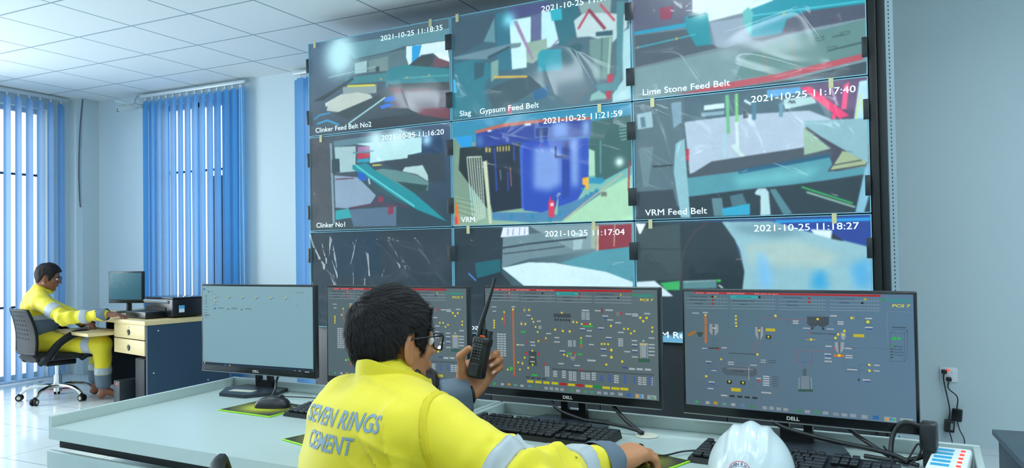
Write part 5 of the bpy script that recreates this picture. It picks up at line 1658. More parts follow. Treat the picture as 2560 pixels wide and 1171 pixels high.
# office monitor
t = thing('computer_monitor', 'small squarish monitor with teal screen on the wooden desk', 'monitor', of(-1.22, .40, ZD), R(-12.74)+R(26))
MB().box((0, 0, .235), (.38, .03, .30), bev=.006).build('housing', M_mb, t); MB().box((0, .03, .235), (.24, .04, .2), bev=.015).build('rear_cover', M_mb, t)
g = MB(); V = np.array([[(x, -.0156, z) for x in np.linspace(-.172, .172, 8)] for z in np.linspace(.372, .112, 8)]); g.grid(V); g.f = [f[::-1] for f in g.f]
cc = [np.array(lin(k)) for k in ('4a8a9c', '3c7488', '3a7488', '34687c')]; U = (V[..., 0]/.344+.5).reshape(-1, 1); Vv = ((.372-V[..., 2])/.26).reshape(-1, 1); g.c = [(cc[0]*(1-U)+cc[1]*U)*(1-Vv)+(cc[2]*(1-U)+cc[3]*U)*Vv]
s = g.build('screen', MATS['monitor_glow'], t, None, colattr=True); m = MB(); rs = np.random.RandomState(5)
for k in range(9):
    for q in range(3):
        if rs.rand() < .6: x = -.14+q*.05+rs.rand()*.02; z = .345-k*.013; L_ = .015+rs.rand()*.03; m.poly([(x, -.0159, z), (x+L_, -.0159, z), (x+L_, -.0159, z+.003), (x, -.0159, z+.003)], lin('2c6074'))
m.poly([(-.172, -.0159, .112), (.172, -.0159, .112), (.172, -.0159, .120), (-.172, -.0159, .120)], lin('1c3c4c')); m.build('window_text', MATS['monitor_glow'], s, None, colattr=True)
MB().box((0, .03, .05), (.05, .02, .10), bev=.004).build('neck', M_mb, t); MB().lathe([(.095, 0), (.097, .006), (.08, .012), (.0, .014)], 28).build('base', M_mb, t)
# printer
t = thing('printer', 'black inkjet printer with paper tray on the wooden desk', 'printer', of(-.33, .40, ZD), R(-12.74)); MP = mat('printer_black', '14181d', .3); MPG = mat('printer_gloss', '0b0d10', .12)
MB().box((0, .02, .085), (.50, .32, .15), bev=.012).build('printer_body', MP, t); MB().box((0, .02, .166), (.49, .31, .012), bev=.005).build('scanner_lid', MPG, t)
MB().box((-.02, -.145, .135), (.42, .02, .028), (R(35), 0, 0), bev=.003).build('control_strip', mat('printer_silver', 'a8b0b4', .3, .4), t)
MB().box((-.03, -.142, .065), (.34, .01, .045)).build('output_slot', mat('slot_dark', '040506', .7), t)
m = MB().box((-.05, -.22, .030), (.36, .18, .058), bev=.008); m.build('paper_tray', MP, t)
MB().box((.2515, -.06, .075), (.001, .05, .06)).build('sticker', attr_mat('st', 'base') if False else mat('sticker_blue', '58b0e0', .5), t)
MB().box((.2521, -.06, .062), (.001, .046, .03)).build('sticker_text', mat('sticker_white', 'e8f0f4', .5), t)
# things under the desk
t = thing('computer_tower', 'dark computer tower standing under the wooden desk drawers', 'computer', of(-.20, .25, 0), R(-12.74))
MB().box((0, 0, .205), (.17, .40, .40), bev=.005).build('tower_case', mat('tower_dark', '1c262c', .6), t); MB().box((0, -.2035, .205), (.16, .008, .39), bev=.003).build('front_panel', mat('tower_front', '151c20', .6), t)
t = thing('battery_backup', 'small dark battery backup box with red switch on the floor', 'battery box', of(-.44, .02, 0), R(-12.74))
MB().box((0, .08, .105), (.11, .28, .21), bev=.006).build('battery_case', mat('ups_dark', '1c262c', .5), t); MB().box((.012, -.062, .185), (.022, .006, .012), bev=.001).build('switch', MATS['red_neon'], t)
# red shoes / cloth on the floor by the blind
m = MB(); tag(MB().ball((0, 0, .018), (.11, .06, .022)).ball((.1, .02, .014), (.05, .04, .016)).build('red_cloth', mat('red_cloth', 'c8385c', .8, bump=.5, bscale=60, bdist=.01), loc=(-7.15, 4.62, 0), rz=.5), 'crumpled red cloth on the floor beside the left window', 'cloth')
# ---------------------------------------------------------------- office chairs
M_plas = mat('chair_plastic', '0f1317', .6, spec=.25, bump=.1, bscale=500); M_seat = mat('chair_fabric', '14171a', .85, bump=.3, bscale=900); M_chr = mat('chrome', 'd8dcdc', .12, 1.0); M_cast = mat('caster_beige', 'b8b4a0', .5)
def office_chair(lab, x, y, rz, seat_z=.43, mesh_back=True, bw=.25):
    """faces local +y"""
    t = thing('office_chair', lab, 'chair', (x, y, 0), rz)
    s = MB(); V = []
    for v in np.linspace(-1, 1, 17):
        V.append([(u*.235*(1-.10*v*v*v if v > 0 else 1-.04*v*v), v*.235, seat_z+.045-.02*(abs(u)**4+abs(v)**4)-.012*math.cos(u*2)*math.cos(v*2)) for u in np.linspace(-1, 1, 17)])
    V = np.array(V); s.grid(V); V2 = V.copy(); V2[..., 2] = seat_z-.03+.02*(np.abs(np.linspace(-1, 1, 17))**4)[None]; s.grid(V2[::-1])
    E_ = [V[0], V[:, -1], V[-1][::-1], V[::-1, 0]]; E2 = [V2[0], V2[:, -1], V2[-1][::-1], V2[::-1, 0]]
    for a, b in zip(E_, E2): s.grid(np.array([a, b])[::-1])
    s.build('seat', M_seat, t, 70)
    def bk(u, v): return np.array([u*(bw+.02*math.sin(v*PI)-.02*v), -.235-.055*v-.04*(1-u*u)*.9+.05*math.sin(v*PI)*.5, seat_z+.05+v*.37])
    b = MB(); nu, nv = 22, 20
    rows = np.linspace(0, 1, nv); cols = np.linspace(-1, 1, nu); G = np.array([[bk(u, v) for u in cols] for v in rows]); th = np.array([0, -.014, 0])
    for i in range(nv-1):
        for j in range(nu-1):
            hole = mesh_back and 3 <= j <= nu-5 and 6 <= i <= nv-4 and i % 2 == 0 and j % 2 == 0
            a, c, d, e = G[i, j], G[i, j+1], G[i+1, j+1], G[i+1, j]
            if hole:
                q = [(a*.75+c*.25)*.8+(e*.75+d*.25)*.2, (a*.25+c*.75)*.8+(e*.25+d*.75)*.2, (a*.25+c*.75)*.2+(e*.25+d*.75)*.8, (a*.75+c*.25)*.2+(e*.75+d*.25)*.8]
                b.add([a, c, d, e]+q, [[0, 1, 5, 4], [1, 2, 6, 5], [2, 3, 7, 6], [3, 0, 4, 7]]); b.add([p+th for p in [a, c, d, e]+q], [[1, 0, 4, 5], [2, 1, 5, 6], [3, 2, 6, 7], [0, 3, 7, 4]])
                for k in range(4): b.add([q[k], q[(k+1) % 4], q[(k+1) % 4]+th, q[k]+th], [[0, 1, 2, 3]])
            else: b.poly([a, c, d, e]); b.poly([c+th, a+th, e+th, d+th])
    pts = [bk(u, 0) for u in np.linspace(-1, 1, 9)]+[bk(1, v) for v in np.linspace(0, 1, 9)[1:]]+[bk(u, 1) for u in np.linspace(1, -1, 9)[1:]]+[bk(-1, v) for v in np.linspace(1, 0, 9)[1:-1]]
    b.tube(np.array(pts)+th/2, .014, 8, closed=True); b.build('backrest', M_plas, t, 50)
    for sgn in (-1, 1):
        P = [(sgn*.20, -.20, seat_z-.03), (sgn*.27, -.16, seat_z+.02), (sgn*.285, -.08, seat_z+.13), (sgn*.29, .04, seat_z+.205), (sgn*.29, .15, seat_z+.20), (sgn*.285, .19, seat_z+.13), (sgn*.27, .16, seat_z+.03), (sgn*.22, .12, seat_z-.02)]
        a = MB().tube(smoothpts(P, 5), [.024]*36, 10, flat=1.35).build('armrest', M_plas, t, 60)
        Q = [(sgn*.262, -.13, seat_z-.0), (sgn*.275, -.06, seat_z+.11), (sgn*.28, .05, seat_z+.175), (sgn*.28, .14, seat_z+.165), (sgn*.27, .16, seat_z+.08), (sgn*.255, .13, seat_z+.02)]
        MB().tube(smoothpts([(q[0]+sgn*.012, q[1], q[2]) for q in Q], 5), .006, 6).build('chrome_trim', M_chr, a)
    MB().box((0, 0, seat_z-.055), (.2, .24, .045), bev=.01).build('tilt_mechanism', M_plas, t)
    MB().cyl((0, 0, .09), (0, 0, seat_z-.07), .024, n=20).cyl((0, 0, .07), (0, 0, seat_z-.17), .034, n=20).build('gas_lift', M_chr, t)
    for k in range(5):
        a = k*2*PI/5+.35; d = np.array([math.cos(a), math.sin(a), 0])
        l = MB().tube(smoothpts([d*.02+[0, 0, .118], d*.12+[0, 0, .125], d*.23+[0, 0, .105], d*.29+[0, 0, .062]], 5), [.024]*5+[.021]*5+[.017]*6, 8, flat=.8).build('base_leg', M_chr, t, 60)
        w = MB(); n = np.array([-d[1], d[0], 0]); c = d*.30+[0, 0, .0285]
        for q in (-1, 1): w.cyl(c+n*.006*q, c+n*.024*q, .028, n=18)
        w.box(c+[0, 0, .018], (.03, .03, .03), (0, 0, a), bev=.006); w.build('caster', M_plas, l)
        w = MB()
        for q in (-1, 1): w.cyl(c+n*.0241*q, c+n*.0255*q, .016, n=16)
        w.build('caster_cap', M_cast, l)
    return t
# ---------------------------------------------------------------- people
M_skin = mat('skin_warm', 'b47850', .5, var=.06, vscale=25, bump=.15, bscale=300, bdist=.0006); M_skin2 = mat('skin_brown', '8a5840', .5, var=.06, vscale=25)
M_nail = mat('fingernail', 'd8a898', .25); M_hair = mat('hair_black', '1a1517', .5, spec=.3, var=.3, vscale=60); M_beard = mat('beard_black', '17120f', .6)
M_hiv = mat('hi_vis_yellow', 'e0cc1a', .62, bump=.25, bscale=700, bdist=.0006, var=.02, sheen=.15); M_seam = mat('yellow_seam', 'd4be10', .7, bump=.5, bscale=900, bdist=.001)
M_refl = mat('reflective_grey', 'a6adb2', .38, bump=.2, bscale=1200, bdist=.0003); M_greycl = mat('grey_cloth', '5c6a78', .75, bump=.25, bscale=900, bdist=.0005); M_prt = mat('grey_print', '7c94a6', .6)
M_glf = mat('glasses_black', '0e0f12', .3); M_eye = mat('eye_white', 'e8e4e0', .2); M_iris = mat('iris_dark', '1c120c', .15)
M_lens = clear_mat('lens_glass', 1.4, .9); M_lip = mat('lips', '8c5048', .5)
def norm(v): v = np.array(v, float); return v/np.linalg.norm(v)
def headaxes(yaw, pitch):
    F = np.array([math.sin(yaw)*math.cos(pitch), math.cos(yaw)*math.cos(pitch), -math.sin(pitch)]); Rr = np.array([math.cos(yaw), -math.sin(yaw), 0]); return np.array([Rr, F, np.cross(Rr, F)])
def head_prims(B, C, A, s, neck_to, neck_r=.054):
    W_ = lambda p: np.array(C)+s*np.array(p) @ A
    B.ell(W_((0, -.008, .022)), np.array((.073, .092, .090))*s, A, .015); B.ell(W_((0, .030, -.040)), np.array((.060, .058, .072))*s, A, .02)
    for q in (-1, 1):
        B.cap(W_((q*.050, .0, -.062)), W_((q*.018, .062, -.098)), .017*s, .015*s, .02); B.cap(W_((q*.042, .058, -.030)), W_((q*.050, .020, -.030)), .016*s, .018*s, .018)
        B.cap(W_((q*.008, .084, .012)), W_((q*.044, .070, .010)), .009*s, .008*s, .010); B.ell(W_((q*.031, .092, -.008)), np.array((.017, .012, .010))*s, A, .006, True)
    B.ell(W_((0, .068, -.106)), np.array((.020, .018, .014))*s, A, .015); B.cap(W_((0, .088, .002)), W_((0, .110, -.034)), .0065*s, .0105*s, .010)
    for q in (-1, 1): B.ell(W_((q*.011, .098, -.038)), np.array((.008, .010, .007))*s, A, .006)
    B.cap(W_((-.016, .086, -.062)), W_((.016, .086, -.062)), .0085*s, None, .008); B.cap(W_((-.014, .084, -.072)), W_((.014, .084, -.072)), .008*s, None, .008); B.ell(W_((0, .098, -.067)), np.array((.022, .008, .0012))*s, A, .003, True)
    B.cap(W_((0, -.022, -.045)), neck_to, .052*s, neck_r, .025)
    for q in (-1, 1):                                         # ears: a tilted shell with a hollow
        e = A.copy(); a = q*.45; Rz = np.array([[math.cos(a), -math.sin(a), 0], [math.sin(a), math.cos(a), 0], [0, 0, 1]]); e = Rz.T @ A
        B.ell(W_((q*.079, -.006, -.020)), np.array((.0065, .0175, .033))*s, e, .006); B.ell(W_((q*.087, -.001, -.015)), np.array((.006, .010, .021))*s, e, .004, True); B.ell(W_((q*.0755, .0, -.047)), np.array((.0065, .010, .010))*s, e, .006)
def loc_axes(C, A, s): return lambda P: ((P-np.array(C)) @ A.T)/s
HL = ([-.2, -.090, -.065, -.040, -.022, -.012, .012, .020, .034, .044, .062, .075, .2], [-.098, -.095, -.078, -.034, .006, .018, .018, -.034, -.030, .0, .045, .058, .056])
def hair_obj(C, A, s, shift, parent, th=.013, strands=0, back=.0, h=.003, whorl=(-.012, -.062, .072)):
    lc = loc_axes(C, A, s)
    def fn(P):
        X = lc(P); rad = np.array((.0735+th, .0925+th, .090+th)); Y = X-[0, -.008, .022]; t = np.clip(-X[:, 1]/.09, 0, 1); rad = rad+np.stack([0*t, back*t*np.clip(1+X[:, 2]/.05, 0, 1), 0*t], 1)
        low = np.clip(-Y[:, 2]/.09, 0, 1); rad = rad*(1-np.stack([.10*low, .16*low*t, 0*t], 1)*0); Yz = Y.copy(); Yz[:, 2] = np.where(Y[:, 2] < 0, Y[:, 2]*(.66+.12*t), Y[:, 2])
        k0 = np.linalg.norm(Yz/rad, axis=1); k1 = np.linalg.norm(Yz/(rad*rad), axis=1)+1e-9; d = k0*(k0-1)/k1
        zl = np.interp(X[:, 1], *HL); reg = (zl-X[:, 2])*.8; d = -smin(-d, -reg, .010); r = np.linalg.norm(X-np.array(whorl), axis=1); a = np.arctan2(X[:, 0], X[:, 2]-.05)
        return (d+.0011*np.sin(a*46+r*60)*np.clip(r*18, 0, 1)+.0012*wob(X, 90, 4))*s
    C = np.array(C); ext = np.array([.14]*3)*s
    o = surf_obj('hair', fn, C-ext, C+ext, h, M_hair, parent, smooth=1, shift=shift)
    if strands:
        me = o.data; n = len(me.vertices); co = np.empty(n*3); me.vertices.foreach_get('co', co); co = co.reshape(-1, 3); no = np.empty(n*3); me.vertices.foreach_get('normal', no); no = no.reshape(-1, 3)
        X = lc(co+np.array(shift)); rs = np.random.RandomState(2); outer = np.where(np.einsum('ij,ij->i', (X-[0, -.008, .0])/[1, 1, 1], no @ A.T) > .03)[0]; ix = rs.choice(outer, strands); X = X[ix]; Nn = no[ix] @ A.T
        w0 = np.array(whorl); d = X-w0; d = d-np.einsum('ij,ij->i', d, Nn)[:, None]*Nn; rr = np.linalg.norm(d, axis=1, keepdims=True); d = d/(rr+1e-6); sw = np.cross(Nn, d); d = d+sw*np.exp(-rr*25)*1.0; d[:, 2] -= .5*np.clip(-X[:, 1]*8, 0, 1); d += rs.randn(*d.shape)*.16; d = d-np.einsum('ij,ij->i', d, Nn)[:, None]*Nn*.9; d /= np.linalg.norm(d, axis=1, keepdims=True)
        L_ = (.016+.012*rs.rand(strands))[:, None]; side = np.cross(Nn, d); side /= np.linalg.norm(side, axis=1, keepdims=True); wd = .00055+.0004*rs.rand(strands)[:, None]
        V = []
        for k, t in enumerate((0, .4, .75, 1)):
            p = X+d*L_*t+Nn*(.0006+.0035*t*(1-t)*2+.0012*t*rs.rand(strands)[:, None]*2); w_ = wd*(1-t*.9); V += [p-side*w_, p+Nn*w_*.8, p+side*w_]
        V = np.stack(V, 1).reshape(-1, 3)*s @ A+C-np.array(shift); base = np.arange(strands)*12; F = []
        for k in range(3):
            for q in range(2): F.append(np.stack([base+k*3+q, base+k*3+q+1, base+(k+1)*3+q+1, base+(k+1)*3+q], 1))
        me2 = bpy.data.meshes.new('hair_strands'); me2.from_pydata(V.tolist(), [], np.concatenate(F).tolist()); so = link_mesh('hair_strands', me2, M_hair, o, None); so['kind'] = 'stuff'
    return o
def face_bits(C, A, s, shift, parent, gl=True, thick=.0022):
    W_ = lambda p: np.array(C)+s*np.array(p) @ A-np.array(shift)
    for q in (-1, 1):
        e = MB().ball(W_((q*.031, .078, -.007)), .0125*s).build('eye', M_eye, parent, 60); MB().ball(W_((q*.031, .0868, -.007)), .0052*s).build('iris', M_iris, e, 60)
        MB().tube([W_((q*.012, .0935, .014)), W_((q*.03, .091, .019)), W_((q*.048, .078, .014))], [.0025*s, .0034*s, .0015*s], 6).build('eyebrow', M_hair, parent, 60)
    MB().tube([W_((-.020, .0885, -.066)), W_((-.008, .0945, -.0655)), (W_((0, .0950, -.067))), W_((.008, .0945, -.0655)), W_((.020, .0885, -.066))], [.001, .0032*s, .0034*s, .0032*s, .001], 6).build('lips', M_lip, parent, 60)
    if gl:
        m = MB(); ln = MB()
        for q in (-1, 1):
            P = [(q*.010, .107, .006), (q*.066, .093, .008), (q*.067, .091, -.012), (q*.060, .093, -.027), (q*.018, .104, -.028), (q*.009, .106, -.012)]; W4 = smoothpts([W_(p) for p in P+[P[0]]], 4)[:-1]
            m.tube(W4, thick*s, 6, closed=True); m.tube(np.array([W_((q*.067, .091, .006)), W_((q*.078, .075, .007)), W_((q*.082, .0, .004)), W_((q*.080, -.022, -.012))]), [thick*1.4*s, thick*1.2*s, thick*s, thick*s], 6); ln.poly([W_(p) for p in P][::q])
        m.tube([W_((-.010, .108, .004)), W_((0, .111, .007)), W_((.010, .108, .004))], thick*s, 6); g = m.build('glasses', M_glf, parent, 60); ln.build('lenses', M_lens, g)
def hand(B, wr, u, v, w, sc, flex, lat, thumb, tips):
    """wr wrist, u to the fingers, v to the thumb side, w out of the palm"""
    u, v, w = norm(u), norm(v), norm(w); wr = np.array(wr, float); out = []
    mcp = [(.092, .028), (.096, .009), (.091, -.011), (.082, -.029)]; seg = [(.043, .026, .021), (.047, .030, .022), (.043, .028, .021), (.034, .021, .019)]; rad = [.0098, .0100, .0096, .0086]
    for i in range(4):
        m_ = wr+(u*mcp[i][0]+v*mcp[i][1])*sc; B.cap(wr+(u*.012+v*mcp[i][1]*.55)*sc, m_, .0155*sc, .0125*sc, .016); a = lat[i]; du = u*math.cos(a)+v*math.sin(a); p = m_; th = 0
        for k in range(3):
            th += R(flex[i][k]); q = p+(du*math.cos(th)+w*math.sin(th))*seg[i][k]*sc; r0 = (rad[i]-k*.0009)*sc; B.cap(p, q, r0, r0-.0008*sc, .005 if k else .010)
            if k == 2: out.append((q, du*math.cos(th)+w*math.sin(th), -du*math.sin(th)+w*math.cos(th), (rad[i]-.0026)*sc))
            p = q
    B.ell(wr+(u*.042+v*.026+w*.007)*sc, np.array([.042, .026, .019])*sc, np.array([norm(u+v*.5), norm(v-u*.5), w]), .014); B.ell(wr+(u*.045-v*.022+w*.006)*sc, np.array([.036, .015, .014])*sc, np.array([u, v, w]), .014)
    T = [np.array(t, float) for t in thumb]; B.cap(T[0], T[1], .0185*sc, .0135*sc, .018); B.cap(T[1], T[2], .0120*sc, .0112*sc, .006); B.cap(T[2], T[3], .0112*sc, .0088*sc, .005)
    tips += out; return out
def nail(tip, d, n, r, shift, parent):
    """small nail plate on the back (−n side) of a fingertip"""
    d = norm(d); b = -norm(n); s = np.cross(d, b); m = MB(); V = []
    for i in range(6):
        t = -.5+i/5*1.0; V.append([np.array(tip)+d*(t*.012+.0005)+s*math.sin(a)*r*.82+b*(math.cos(a)*r*1.0+.0006-.0008*(1 if i in (0, 5) else 0)) for a in np.linspace(-.95, .95, 7)])
    m.grid(np.array(V)-np.array(shift)); m.build('fingernail', M_nail, parent, None)
def v2w(r, f): return (r*math.cos(YAW)-f*math.sin(YAW), r*math.sin(YAW)+f*math.cos(YAW))
def seg_d(P, a, b):
    a = np.array(a, float); b = np.array(b, float); ab = b-a; h = ((P-a) @ ab)/(ab @ ab); return h, np.linalg.norm(P-a-np.clip(h, 0, 1)[:, None]*ab, axis=1)
def band(name, fn, a, b, h0, h1, lo, hi, m, parent, shift, off=.0036, res=.004, near=.12):
    L_ = np.linalg.norm(np.array(b)-np.array(a))
    def g(P):
        h, d = seg_d(P, a, b); c = (h0+h1)/2; w_ = (h1-h0)/2; e = fn(P)-off; return np.maximum(np.maximum(e, (np.abs(h-c)-w_)*L_), np.maximum(d-near, -(e+.018)))
    A_ = np.array(a)+(np.array(b)-a)*h0; B_ = np.array(a)+(np.array(b)-a)*h1; lo = np.maximum(lo, np.minimum(A_, B_)-near); hi = np.minimum(hi, np.maximum(A_, B_)+near)
    return surf_obj(name, g, lo, hi, res, m, parent, smooth=0, shift=shift)
def cuff(name, a, b, r0, r1, m, parent, shift, thick=.0025, amp=.0015):
    a = np.array(a, float); b = np.array(b, float); u, w_ = frame(b-a); V = []; th = np.linspace(0, 2*PI, 49)
    prof = [(0, r0), (.25, r0+.1*(r1-r0)+.001), (.5, r0+.5*(r1-r0)), (.75, r0+.8*(r1-r0)+.0012), (.97, r1), (1.0, r1-.001), (.98, r1-thick), (.5, (r0+r1)/2-thick*1.5)]
    for t, r in prof: V.append([a+(b-a)*t+(r+amp*math.sin(3*q+t*4)+amp*.6*math.sin(5*q-t*3))*(math.cos(q)*u+math.sin(q)*w_)-np.array(shift) for q in th])
    return MB().grid(np.array(V)).build(name, m, parent, 70)
# ---- foreground man -----------------------------------------------------------------
bx, by = v2w(-.36, 1.56); SH = np.array([-.36, 1.56, 0])
FD = np.array([.707, .707, 0]); RD = np.array([.707, -.707, 0]); AX = np.array([RD, FD, [0, 0, 1]])
HC = np.array([-.282, 1.790, 1.050]); HA = headaxes(R(50), R(2)); HS = 1.02
NB = np.array([-.287, 1.735, .972]); U0 = np.array([-.280, 1.70, .855])
lsh = U0+np.array([-.104, .104, .038]); rsh = U0+np.array([.120, -.120, .020]); relb = np.array([.025, 1.44, .808]); rwr = np.array([.200, 1.650, .792]); lelb = np.array([-.335, 2.055, .812]); lwr = np.array([-.135, 2.135, .853])
body = Body(); head_prims(body, HC, HA, HS, NB-[0, 0, .03], .044)
body.ell(U0-[0, 0, .03], (.15, .085, .10), AX, .03).ell((-.34, 1.65, .72), (.15, .09, .16), AX, .04).ell((-.40, 1.58, .54), (.16, .12, .12), AX, .04).cap(NB-[0, 0, .03], U0, .044, .05, .02)
body.cap(lsh, rsh, .045, None, .03).cap(rsh, relb, .044, .036, .02).cap(relb, rwr, .038, .026, .015).cap(lsh, lelb, .044, .036, .02).cap(lelb, lwr, .036, .027, .015)
tips = []
LU = norm((.52, .28, .76)); LW0 = np.array([0, -1.0, 0]); LW = norm(LW0-LU*(LW0 @ LU)); LV = -np.cross(LU, LW); LV = LV if LV[0] < 0 else -LV
hand(body, lwr, LU, LV, LW, 1.02, [(18, 48, 25), (15, 98, 55), (18, 100, 58), (20, 98, 55)], [R(-5), R(-26), R(-26), R(-22)], [lwr+LU*.022+LV*.020+LW*.004, (-.143, 2.118, .922), (-.146, 2.098, .963), (-.122, 2.086, .985)], tips)
RU = norm((.78, .60, .10)); RW = norm(np.array([0, 0, -1.0])+RU*RU[2]); RV = norm(np.cross(RU, RW)); RV = RV if RV[1] > 0 else -RV
rt = []
hand(body, rwr, RU, RV, RW, .98, [(22, 38, 25), (24, 44, 28), (28, 48, 30), (32, 50, 32)], [R(6), R(0), R(-5), R(-12)], [rwr+RU*.025+RV*.024, rwr+RU*.060+RV*.052+RW*.010, rwr+RU*.085+RV*.055+RW*.018, rwr+RU*.105+RV*.046+RW*.022], rt)
# thighs and lower legs under the desk
for q in (-1, 1):
    hp = np.array([-.40, 1.58, .50])+RD*.09*q; kn = hp+FD*.40+RD*.05*q+np.array([0, 0, .02]); an = kn+FD*.02+np.array([0, 0, -.42]); body.cap(hp, kn, .08, .06, .03).cap(kn, an, .052, .04, .02).cap(an, an+FD*.14+np.array([0, 0, -.05]), .04, .03, .02)
man = surf_obj('person', body, (-.75, 1.25, 0), (.45, 2.35, 1.22), .0030, M_skin, None, smooth=1, shift=SH); man.location = (bx, by, 0); man.rotation_euler = (0, 0, YAW)
tag(man, 'person in yellow high-visibility jacket seen from behind, holding a radio to his face', 'person')
for p, d, n, r in tips: nail(p, d, n, r, SH, man)
for p, d, n, r in rt[:3]: nail(p, d, n, r, SH, man)
hair_obj(HC, HA, HS, SH, man, .0065, 20000, .004, .0026); face_bits(HC, HA, HS, SH, man)
# beard
lc = loc_axes(HC, HA, HS); WW = lambda p: HC+HS*np.array(p) @ HA
bb = Body(); bb.ell(WW((0, .088, -.112)), (.038*HS, .034*HS, .042*HS), HA, .02)
for q in (-1, 1): bb.cap(WW((q*.056, .025, -.075)), WW((q*.02, .07, -.115)), .010, .022, .02)
be = surf_obj('beard', lambda P: bb(P)+.0025*wob(P, 160, 3), HC-.17, HC+.17, .003, M_beard, man, smooth=1, shift=SH)
rs = np.random.RandomState(8); m = MB()
for k in range(1500):
    a = rs.rand()*2*PI; z = rs.rand(); th_ = .4+rs.rand()*2.3; p = np.array([.038*math.sin(th_)*math.cos(a), .034*math.sin(th_)*math.sin(a), .042*math.cos(th_)-.112]); p[1] += .088; d = norm(np.array([p[0]*.6, (p[1]-.06)*.5, -.03])+rs.randn(3)*.012); P0_ = WW(p); P1_ = WW(p+d*(.008+.012*rs.rand())); s_ = norm(rs.randn(3))*.0004; m.add(np.array([P0_-s_, P0_+s_, P1_])-SH, [[0, 1, 2]])
m.build('beard_strands', M_beard, be, None)['kind'] = 'stuff'
# jacket
jk = Body(); jk.ell(U0+[0, 0, -.03], (.198, .125, .155), AX, .05).ell((-.325, 1.665, .72), (.195, .125, .20), AX, .05).ell((-.385, 1.60, .55), (.185, .135, .12), AX, .04)
jk.cap(lsh, rsh, .060, None, .04)
for z_ in (.88, .81, .73): jk.cap(np.array([-.280, 1.70, z_])-RD*.118-FD*.066, np.array([-.280, 1.70, z_])+RD*.118-FD*.066, .058, None, .03)
jk.cap(lsh, rsh, .060, None, .04); jk.cap(NB-[0, 0, .008], lsh+RD*.03, .057, .056, .03).cap(NB-[0, 0, .030]-FD*.012, rsh-RD*.02-FD*.01, .050, .050, .03)
jk.cap(lsh, lelb, .070, .056, .03).cap(lelb, lwr-norm(lwr-lelb)*.07, .054, .046, .02); jk.cap(rsh, relb, .072, .062, .03).cap(relb, rwr-norm(rwr-relb)*.045, .060, .044, .02)
def jfold(P):
    h1, d1 = seg_d(P, rsh, relb); h2, d2 = seg_d(P, relb, rwr); m1 = np.exp(-((h1-1)/.35)**2)*(d1 < .12); m2 = np.exp(-((h2-.25)/.38)**2)*(d2 < .11); n = wob(P, 30, 7)
    f = .0075*m1*np.sin(h1*24+n*2.2)+.0062*m2*np.sin(h2*30+n*2.4)
    pa = rsh+np.array([-.02, -.02, -.10]); dv = P-pa; an_ = np.arctan2(dv[:, 2], dv @ np.array([-.8, .6, 0])); rr = np.linalg.norm(dv, axis=1)
    cre = (1-np.abs(np.sin(an_*7+1.2*wob(P, 10, 6))))**5*np.exp(-((rr-.10)/.10)**2)*np.clip((dv @ np.array([-.8, .6, 0]))*12+.6, 0, 1)
    q = P @ np.array([.25, .10, 1.0]); tor = np.clip((d1-.07)*14, 0, 1)
    f = f+tor*(.0065*np.sin(q*58+1.8*wob(P, 9, 2))*np.clip(wob(P, 12, 5)+.25, 0, 1)+.0050*wob(P*[1, 1, .55], 17, 9))+.0012*wob(P, 70, 1)-.0075*cre-tor*.0055*(1-np.abs(np.sin(q*26+1.4*wob(P, 8, 12))))**6
    tcn = np.array([-.41, 1.63, .855]); mk = 1-.92*np.exp(-(np.linalg.norm((P-tcn)*[1, 1, 1.3], axis=1)/.145)**4); return f*mk
jf = lambda P: jk(P)+jfold(P)
JL, JH = np.array([-.75, 1.25, .42]), np.array([.30, 2.30, 1.05])
jac = surf_obj('jacket', jf, JL, JH, .0048, M_hiv, man, smooth=1, shift=SH)
band('reflective_band', jf, rsh, relb, .70, .88, JL, JH, M_refl, jac, SH); band('reflective_band', jf, relb, rwr, .50, .64, JL, JH, M_refl, jac, SH)
sd_ = norm(relb-rsh); band('sleeve_seam', jf, rsh-RD*.03+[0, 0, -.3], rsh-RD*.03+[0, 0, .3], -9, 9, JL, JH, M_seam, jac, SH) if False else None
def seamf(P):
    e = jf(P)-.0032; n = norm((.90, -.38, .22)); s = np.abs((P-(rsh+np.array([.012, -.01, 0]))) @ n)-.009; return np.maximum(np.maximum(e, s), np.maximum(np.linalg.norm(P-rsh-[0, 0, -.03], axis=1)-.17, -(e+.018)))
surf_obj('sleeve_seam', seamf, rsh-.2, rsh+.2, .004, M_seam, jac, smooth=0, shift=SH, label='stitched yellow shoulder seam')
d = norm(rwr-relb); cuff('cuff', rwr-d*.062, rwr+d*.002, .050, .046, M_greycl, jac, SH); d = norm(lwr-lelb); cuff('cuff', lwr-d*.13, lwr+d*.004, .056, .050, M_greycl, jac, SH, amp=.003)
MB().tube(np.array([lwr+norm(lwr-lelb)*.012+.0265*(math.cos(a)*frame(lwr-lelb)[0]+math.sin(a)*frame(lwr-lelb)[1]) for a in np.linspace(0, 2*PI, 25)[:-1]])-SH, .006, 8, closed=True).build('wrist_strap', M_blk, man)
# collar
V = []
for t, (dr, dz) in enumerate([(.010, -.045), (.003, -.018), (.001, .008), (.0, .03), (-.002, .042), (-.006, .042), (-.006, .02), (-.004, -.03)]):
    row = []
    for a in np.linspace(-PI*.86, PI*.86, 61):
        # a = 0 at the back of the neck
        dirv = -FD*math.cos(a)+RD*math.sin(a); c = np.array([-.282, 1.748, .966]); fr = (1-math.cos(a))/2; row.append(c+dirv*(.079+dr)*np.array([1, 1, 1])+FD*.022*fr+np.array([0, 0, dz*(1-.25*fr)+.010*(1-fr)-.044*fr-.004])+np.array([0, 0, .0025*math.sin(a*5)]))
    V.append(row)
MB().grid(np.array(V)-SH).build('collar', M_hiv, jac, 70)
